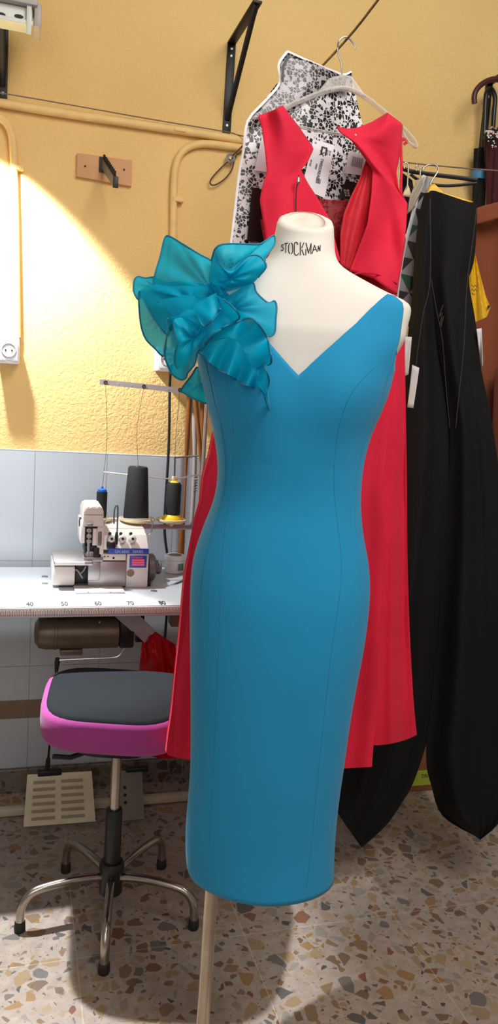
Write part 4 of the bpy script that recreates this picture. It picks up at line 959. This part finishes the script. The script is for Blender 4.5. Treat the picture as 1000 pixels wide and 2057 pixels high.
def patch(name, q, mat, d, par=None, lab=None):
    P = [pw(*p, BD-d) for p in q]
    o = obj(name, poly_quad(NB(), P, .0006, nn*-1), M[mat], par or bg, smooth=False)
    if lab: o['label'] = lab
    return o, P
patch('black_panel', [(506, 376), (530, 381), (552, 386), (552, 490), (496, 484)], 'bagk', .022)
patch('black_panel', [(694, 362), (720, 368), (726, 402), (679, 399)], 'bagk', .026)
patch('flap_print', [(577, 112), (566, 132), (566, 165), (570, 165), (571, 134), (582, 114)], 'bagk', .042)
l1, P1 = patch('shipping_label', [(629, 279), (672, 292), (652, 398), (606, 378)], 'paper', .024, lab='white shipping label with printed name and barcode')
xa = (P1[3]-P1[0]).normalized(); ya = (P1[1]-P1[0]).normalized(); ya = (ya-xa*xa.dot(ya)).normalized()
def lp(px, py): return pw(px, py, BD-.0252)
def ltext(s, size, px, py, sx=1., mat='ink'): text('print', s, size, lp(px, py), xa, ya, M[mat], l1, sx, 'LEFT', .0002)
for q in ([(646, 293.5), (649.5, 294.5), (646.5, 311), (643, 310)], [(646, 293.5), (658, 297), (657.6, 299), (645.6, 295.5)], [(655, 296.2), (658, 297), (655, 313), (652, 312)]): obj('print_frame', poly_quad(NB(), [pw(*p, BD-.0252) for p in q], .0004, nn*-1), M['ink'], l1, smooth=False)
ltext('X', .016, 643.5, 301); ltext('E', .011, 649.5, 293.5)
ltext('TWEEDREAD', .0098, 645, 317, .8)
for k, (x, y, n) in enumerate(((635, 328, 'iiilliliil'), (657, 300, 'iill liil'), (662, 302, 'lili ill'), (624, 320, 'ilil liiill'), (633, 284, 'ill'))): ltext(n, .006, x, y, .9)
bm = NB()
for k in range(9):
    a = (635.5+k*1.02, 357.2+k*.35); w = .3+.25*(k % 3)
    poly_quad(bm, [lp(a[0], a[1]), lp(a[0]+w, a[1]+.15), lp(a[0]+w-1.9, a[1]+9.5), lp(a[0]-1.9, a[1]+9.3)], .0003, nn*-1)
obj('barcode', bm, M['ink'], l1, smooth=False)
l2, P2 = patch('shipping_label', [(701, 302), (736, 313), (726, 352), (692, 348)], 'paper', .028, lab='small white label with vertical barcode')
bm = NB()
for k in range(11):
    a = (708+k*2.1, 313.5+k*.45); w = .5+.5*(k % 2)
    poly_quad(bm, [pw(a[0], a[1], BD-.0294), pw(a[0]+w, a[1]+.2, BD-.0294), pw(a[0]+w-3.3, a[1]+20, BD-.0294), pw(a[0]-3.3, a[1]+20, BD-.0294)], .0003, nn*-1)
obj('barcode', bm, M['ink'], l2, smooth=False)
patch('shipping_label', [(527, 268), (545, 270), (552, 348), (511, 342)], 'paper', .024)
for k, s in enumerate(('illi iilil', 'liil illi', 'ili liill')):
    text('print', s, .006, pw(694+k*1.5-4, 384+k*5, BD-.0272), ee, Z, M['dotw'], bg, .9, 'LEFT', .0002)

# ================================================================== BLACK GOWN AND THE RIGHT-HAND RAIL
KD = 2.0
kg = thing('black_gown', 'long black gown with two pointed hems hanging at the right on the wire', 'dress', vf(.45, KD, .08))
cl = [(868, 383), (864, 450), (864, 560), (878, 690), (893, 780), (903, 880), (897, 1000), (891, 1100), (880, 1220), (872, 1330), (864, 1430), (856, 1490)]
wv = lambda a, p: (lambda u, v: -.05*sin(pi*u)*(.35+.65*v)+v*(a*sin(9*u+p)+a*.5*sin(17*u+2*p+2*v))+.004*sin(13*v+5*u))
L1 = sheet(sm([(852, 388), (840, 440), (832, 520), (826, 610), (817, 690), (806, 800), (790, 1000), (765, 1200), (730, 1350), (700, 1450), (684, 1540), (677, 1632)], 3),
           sm([(x+8, y) for x, y in cl[:-1]]+[(860, 1480), (848, 1522), (829, 1575), (809, 1610), (780, 1653), (748, 1684), (726, 1703)], 3), [(852, 388), (876, 383)], [(677, 1632), (694, 1657), (726, 1703)], KD, wv(.018, 1), 30, 90, back=.05)
obj('skirt_panel', L1, M['black'], kg, sharp=70)
R1 = sheet(sm([(862, 384)]+cl[1:]+[(857, 1545), (867, 1581), (876, 1617), (892, 1643), (924, 1664), (950, 1677), (964, 1687)], 3),
           sm([(958, 411), (956, 480), (950, 535), (941, 562), (954, 640), (966, 740), (985, 830), (1000, 930), (1020, 1060), (1040, 1300), (1040, 1480), (1025, 1600), (1000, 1655), (978, 1676), (964, 1687)], 3),
           sm([(862, 384), (872, 383), (900, 392), (930, 402), (958, 411)], 3), [(964, 1687), (964.4, 1687)], KD-.012, wv(.022, 2.2), 40, 90, back=.06)
rp = obj('skirt_panel', R1, M['black'], kg, sharp=70)
def flatseam(pts, D):
    obj('seam', tube(NB(), cat([pw(*p, D) for p in pts], 4), .0008, 5), M['greyseam'], kg)
flatseam([(864, 400), (864, 560), (850, 630), (841, 690), (832, 760), (828, 800)], KD-.045)
flatseam([(866, 560), (876, 620), (888, 680), (896, 780), (903, 860)], KD-.03)
flatseam([(957, 418), (950, 480), (938, 570), (932, 690), (922, 790), (915, 860)], KD-.055)
obj('basting_stitch', tube(NB(), [pw(*p, KD-.06) for p in ((890, 612), (882, 636), (888, 628), (884, 652), (891, 634), (886, 656))], .0009, 4), M['greyseam'], kg)
def tagp(q, D):
    G = sheet([q[0], q[3]], [q[1], q[2]], [q[0], q[1]], [q[3], q[2]], D, lambda u, v: .008*sin(3*v+2*u), 6, 10)
    obj('paper_tag', G, M['tagw'], kg, solid=.0006)['label'] = 'white paper tag pinned to the black fabric'
tagp([(828, 733), (842, 739), (830, 820), (818, 818)], KD-.06); tagp([(813, 676), (827, 677), (820, 752), (812, 756)], KD-.045); tagp([(957, 661), (967, 659), (970, 735), (966, 736)], KD-.03)

GD = 2.07
gp = thing('polythene_mailer', 'plastic mailer printed with green, black and grey triangles behind the black gown', 'bag', pw(825, 500, GD))
rnd = random.Random(4)
G = coons([(852, 352), (836, 402), (824, 450), (811, 500), (802, 550), (796, 600), (794, 650)], [(868, 360), (864, 420), (858, 480), (850, 540), (845, 600), (840, 660)], [(852, 352), (868, 360)], [(794, 650), (840, 660)], 3, 10)
bm = NB(); P = [[pw(p.x, p.y, GD-.01*sin(i)) for i, p in enumerate(r)] for r in G]
V = [[bm.verts.new(p) for p in r] for r in P]
for j in range(9):
    for i in range(2):
        q = (V[j][i], V[j+1][i], V[j+1][i+1], V[j][i+1])
        if (i+j) % 2: q = q[1:]+q[:1]
        f1 = bm.faces.new((q[0], q[1], q[2])); f2 = bm.faces.new((q[0], q[2], q[3]))
        f1.material_index = 0; f2.material_index = 0 if j < 1 else (2 if (j+i) % 3 == 0 else 1)
obj('printed_film', bm, [M['trig'], M['trik'], M['trign']], gp, smooth=False, solid=.001)
obj('white_edge', tube(NB(), cat([pw(*p, GD-.004) for p in ((852, 352), (836, 402), (824, 450), (811, 500), (802, 550), (796, 600))], 4), .005, 5, flat=.3, flatdir=nn), M['bagw'], gp)
ob = sheet([(836, 362), (822, 400), (818, 430)], [(853, 355), (846, 385), (834, 415)], [(836, 362), (853, 355)], [(818, 430), (834, 415)], GD-.02, lambda u, v: .01*sin(9*u+7*v), 12, 16)
tag(obj('plastic_cover', ob, M['plclear'], solid=.001), 'crumpled cloudy plastic cover beside the printed mailer under the hangers', 'plastic cover')
# hangers on the wire
def hookp_(pts, D): return tube(NB(), cat([pw(*p, D) for p in pts], 4), .0022, 8)
yh = thing('yellow_hanger', 'yellow hanger with chrome hook under the black gown', 'hanger', pw(870, 380, 2.04))
obj('hook', hookp_([(864, 372), (868, 362), (876, 350), (880, 342), (878, 334), (870, 330), (860, 331), (852, 336), (849, 341)], 2.03), M['chrome'], yh)
yb = sheet([(862, 372), (856, 390), (850, 402)], [(872, 370), (890, 388), (950, 406)], [(862, 372), (872, 370)], [(850, 402), (900, 408), (950, 406)], 2.045, None, 10, 8)
obj('neck', yb, M['yhang'], yh, solid=.008)
bh = thing('black_hanger', 'black hanger with long straight shoulder bar hanging from the wire', 'hanger', pw(815, 345, 2.11))
obj('shoulder_bar', tube(NB(), cat([pw(*p, 2.11) for p in ((806, 338), (830, 345), (880, 352), (930, 358), (958, 362))], 4), .0055, 8), M['blackpl'], bh)
obj('lower_bar', tube(NB(), cat([pw(*p, 2.11) for p in ((824, 350), (838, 360), (860, 369), (890, 373), (920, 372), (957, 368))], 4), .004, 8), M['blackpl'], bh)
obj('hook', hookp_([(801, 362), (802, 345), (803, 330), (801, 322), (797, 324), (796, 334)], 2.11), M['chrome'], bh)
for i, (x, lab) in enumerate(((818, 'short chrome hanger hook on the wire nearest the red dress'), (842, 'chrome hanger hook on the wire above the plastic cover'))):
    h = thing('hanger_hook', lab, 'hanger', pw(x, 372, 2.09)); y0 = 327+i*4
    obj('hook', hookp_([(x, y0+48), (x+1, y0+30), (x+2, y0+14), (x+1, y0+3), (x-3, y0-1), (x-6, y0+4), (x-6, y0+12)], 2.09+.002*i), M['chrome'], h)
    obj('hanger_neck', sheet([(x-2, y0+46), (x-10, y0+66)], [(x+2, y0+46), (x+9, y0+70)], [(x-2, y0+46), (x+2, y0+46)], [(x-10, y0+66), (x+9, y0+70)], 2.10, None, 6, 6), M['tray'], h, solid=.006)
# dark garment under the black hanger
dg_ = sheet([(806, 345), (806, 420), (812, 470)], [(828, 362), (834, 400), (836, 470)], [(806, 345), (828, 362)], [(812, 470), (836, 470)], 2.13, lambda u, v: .01*sin(6*u), 10, 14, back=.02)
tag(obj('dark_jacket', dg_, M['blackcl'], sharp=60), 'dark garment on the black hanger between red dress and printed mailer', 'garment')
# yellow bag
ygb = thing('yellow_bag', 'yellow plastic bag with dark print hanging in front of the brown garment', 'bag', pw(960, 580, 2.09))
yy = sheet([(951, 503), (940, 545), (942, 600), (950, 649)], [(953, 505), (964, 550), (974, 590), (985, 618)], [(951, 503), (953, 505)], [(950, 649), (957, 646), (977, 637), (985, 618)], 2.095, lambda u, v: -.012*sin(pi*u)+.006*sin(11*u+6*v), 16, 24, back=.012)
obj('bag_film', yy, M['ygold'], ygb, sharp=50)
bm = NB()
for k in range(10):
    x, y = 947+(k % 4)*3.1+(k//4)*.5, 572+(k//4)*8+(k % 2)*2; w = 1.8; poly_quad(bm, [pw(x, y, 2.0755), pw(x+w, y+.8, 2.0755), pw(x+w-.4, y+3.2, 2.0755), pw(x-.4, y+2.6, 2.0755)], .0004, nn*-1)
obj('print', bm, M['ink'], ygb, smooth=False)
obj('corner_print', poly_quad(NB(), [pw(978, 615, 2.085), pw(983, 612, 2.085), pw(984, 618, 2.085), pw(979, 621, 2.085)], .0005, nn*-1), M['dark'], ygb, smooth=False)
# brown garment
BR = 2.2
bt = thing('brown_garment', 'brown garment folded over the wire at the right edge', 'garment', pw(1000, 600, BR))
bb = sheet([(952, 424), (952, 560), (956, 700), (966, 900), (975, 1100)], [(1090, 400), (1100, 600), (1110, 1100)], [(952, 424), (975, 414), (1010, 405), (1090, 400)], [(975, 1100), (1110, 1100)], BR, lambda u, v: .02*sin(7*u+v), 20, 40, back=.05)
obj('cloth_body', bb, M['brown'], bt, sharp=60)
bf = sheet([(951, 420), (953, 436), (953, 452)], [(1090, 392), (1090, 425)], [(951, 420), (975, 412), (1010, 404), (1090, 392)], [(953, 452), (975, 446), (1010, 436), (1090, 425)], BR-.03, None, 14, 8)
obj('folded_band', bf, M['brown'], bt, sharp=60, solid=.006)
bs = sheet([(994, 740), (990, 850), (992, 1100)], [(1090, 720), (1100, 1100)], [(994, 740), (1090, 720)], [(992, 1100), (1100, 1100)], BR-.035, lambda u, v: .01*sin(6*u), 12, 24)
obj('under_layer', bs, M['dbrown'], bt, sharp=60, solid=.004)
# umbrellas
uy = W-.11
um = thing('umbrella', 'maroon crook-handled umbrella hooked over the right wall bracket', 'umbrella', py_(1000, 330, uy), None)
obj('crook_handle', tube(NB(), cat([py_(*p, uy) for p in ((953, 208), (952, 196), (955, 184), (963, 173), (974, 165), (986, 160), (998, 159), (1012, 166), (1018, 185), (1019, 240))], 5), .0085, 12), M['maroon'], um)
obj('shaft', cyl(NB(), py_(1019, 236, uy), py_(1012, 420, uy), .006, 10), M['blackmetal'], um)
def canopy(top, bot, r0_, r1_, y, mat, parent, name='canopy', folds=8):
    a, b = py_(*top, y), py_(*bot, y); bm = NB(); rr = []
    for j in range(14):
        t = j/13; c = a.lerp(b, t); r = r0_+(r1_-r0_)*t
        rr.append([bm.verts.new(c+Vector((r*(1+.18*sin(folds*2*pi*k/48+t*3))*cos(2*pi*k/48), r*.8*(1+.18*sin(folds*2*pi*k/48+t*3))*sin(2*pi*k/48), 0))) for k in range(48)])
    lofts(bm, rr); return obj(name, bm, M[mat], parent, sharp=70)
canopy((1008, 268), (1004, 425), .052, .040, uy, 'marcl', um)
for k, p in enumerate(((974, 265), (972, 276), (986, 256))):
    a = py_(*p, uy-.045); obj('rib_tip', tube(NB(), [a, a+Vector((.03, 0, .006-.012*k))], .0045, 8), M['dotw'] if k != 1 else M['blackpl'], um)
    obj('rib_end', tube(NB(), [a+Vector((.0, -.002, -.004)), a+Vector((.035, -.002, -.016))], .005, 8), M['blackpl'], um)
bm = NB()
for k in range(38):
    x, y = 979+rnd.random()*40, 262+rnd.random()*34; a = py_(x, y, uy-.062); s = .002+.003*rnd.random(); an = rnd.random()*3
    poly_quad(bm, [a+Vector((s*cos(an+q), 0, s*.7*sin(an+q))) for q in (0, 1.6, 3, 4.6)], .0006, (0, -1, 0))
obj('spotted_trim', bm, M['dotw'], um, smooth=False)
ub = thing('umbrella', 'black crook-handled umbrella with blue strap against the right wall bracket', 'umbrella', py_(968, 410, W-.06), None)
uy2 = W-.055
obj('crook_handle', tube(NB(), cat([py_(*p, uy2) for p in ((990, 256), (992, 225), (994, 200), (991, 186), (985, 179), (978, 184), (975, 200), (973, 250), (970, 310))], 5), .0075, 12), M['blackpl'], ub)
canopy((967, 300), (960, 425), .022, .019, uy2, 'blackcl', ub, folds=5)
a = py_(972, 341, uy2-.03); b_ = py_(971, 354, uy2-.03)
obj('strap', lathe(NB(), (a+b_)/2+Vector((0, .03, -.014)), [(.0235, 0), (.0245, .004), (.0245, .022), (.0235, .026)], 24), M['bluetab'], ub)
# cardboard box with lime sticker
bx0 = pz_(815, 1592, 0); 
cb = thing('cardboard_box', 'brown cardboard box with lime green sticker on the floor behind the black gown', 'box', (bx0.x+.12, bx0.y+.15, 0))
obj('carton', box(NB(), bx0.x, bx0.x+.34, bx0.y, W-.03, .0008, .20, .003), M['card'], cb)
s0, s1 = py_(825, 1579, bx0.y), py_(880, 1545, bx0.y)
sk = obj('sticker', box(NB(), s0.x-.03, s1.x+.05, bx0.y-.0012, bx0.y-.0004, s0.z, s1.z, 0), M['sticker'], cb, smooth=False)
c = py_(845, 1563, bx0.y-.0014); text('print', 'TIRAS', .019, (c.x, bx0.y-.0014, c.z), X, Z, M['ink'], sk, .9)

# ================================================================== LIGHT, CAMERA
def area(name, loc, tgt, size, power, col=(1, 1, 1), sy=None):
    l = bpy.data.lights.new(name, 'AREA'); l.energy = power; l.size = size; l.color = col
    if sy: l.shape = 'RECTANGLE'; l.size_y = sy
    o = bpy.data.objects.new(name, l); COL.objects.link(o); o.location = loc
    o.rotation_euler = (Vector(tgt)-Vector(loc)).to_track_quat('-Z', 'Y').to_euler(); return o
area('ceiling_lamp', (.9, .2, 2.95), (.5, 1.6, .9), 1.1, 38, (1, .96, .90))
area('room_fill', (-.3, -1.0, 1.9), (.4, 1.6, 1.0), 1.8, 20, (1, .93, .87))
l = bpy.data.lights.new('work_lamp_and_fill', 'SPOT'); l.energy = 88; l.spot_size = radians(114); l.spot_blend = .16; l.shadow_soft_size = .025; l.color = (.90, .96, 1)
o = bpy.data.objects.new('work_lamp_and_fill', l); COL.objects.link(o); lp_ = Vector((-.15, 2.17, 1.932)); o.location = lp_
o.rotation_euler = Vector((-.115, .49, -.864)).to_track_quat('-Z', 'Y').to_euler()
l2 = bpy.data.lights.new('work_lamp_and_fill', 'SPOT'); l2.energy = 230; l2.spot_size = radians(40); l2.spot_blend = .45; l2.shadow_soft_size = .02; l2.color = (.90, .96, 1)  # extra spot added beside the work lamp, only to brighten the floor
floor_fill = bpy.data.objects.new('work_lamp_and_fill', l2); COL.objects.link(floor_fill); floor_fill.location = lp_+Vector((.02, -.02, 0))
floor_fill.rotation_euler = (Vector((.06, 1.60, 0))-floor_fill.location).to_track_quat('-Z', 'Y').to_euler()
wd = bpy.data.worlds.new('world'); SC.world = wd; wd.use_nodes = True
wd.node_tree.nodes['Background'].inputs[0].default_value = (1, .93, .86, 1); wd.node_tree.nodes['Background'].inputs[1].default_value = .22
cam = bpy.data.cameras.new('camera'); co = bpy.data.objects.new('camera', cam); COL.objects.link(co)
cam.sensor_fit = 'VERTICAL'; cam.sensor_height = 36; cam.sensor_width = 36; cam.lens = F*36/2057; cam.clip_start = .01
co.matrix_world = Matrix(((RT.x, UP.x, -fw.x, 0), (RT.y, UP.y, -fw.y, 0), (RT.z, UP.z, -fw.z, H), (0, 0, 0, 1)))
SC.camera = co
SC.view_settings.view_transform = 'Standard'; SC.view_settings.look = 'None'; SC.view_settings.exposure = 0
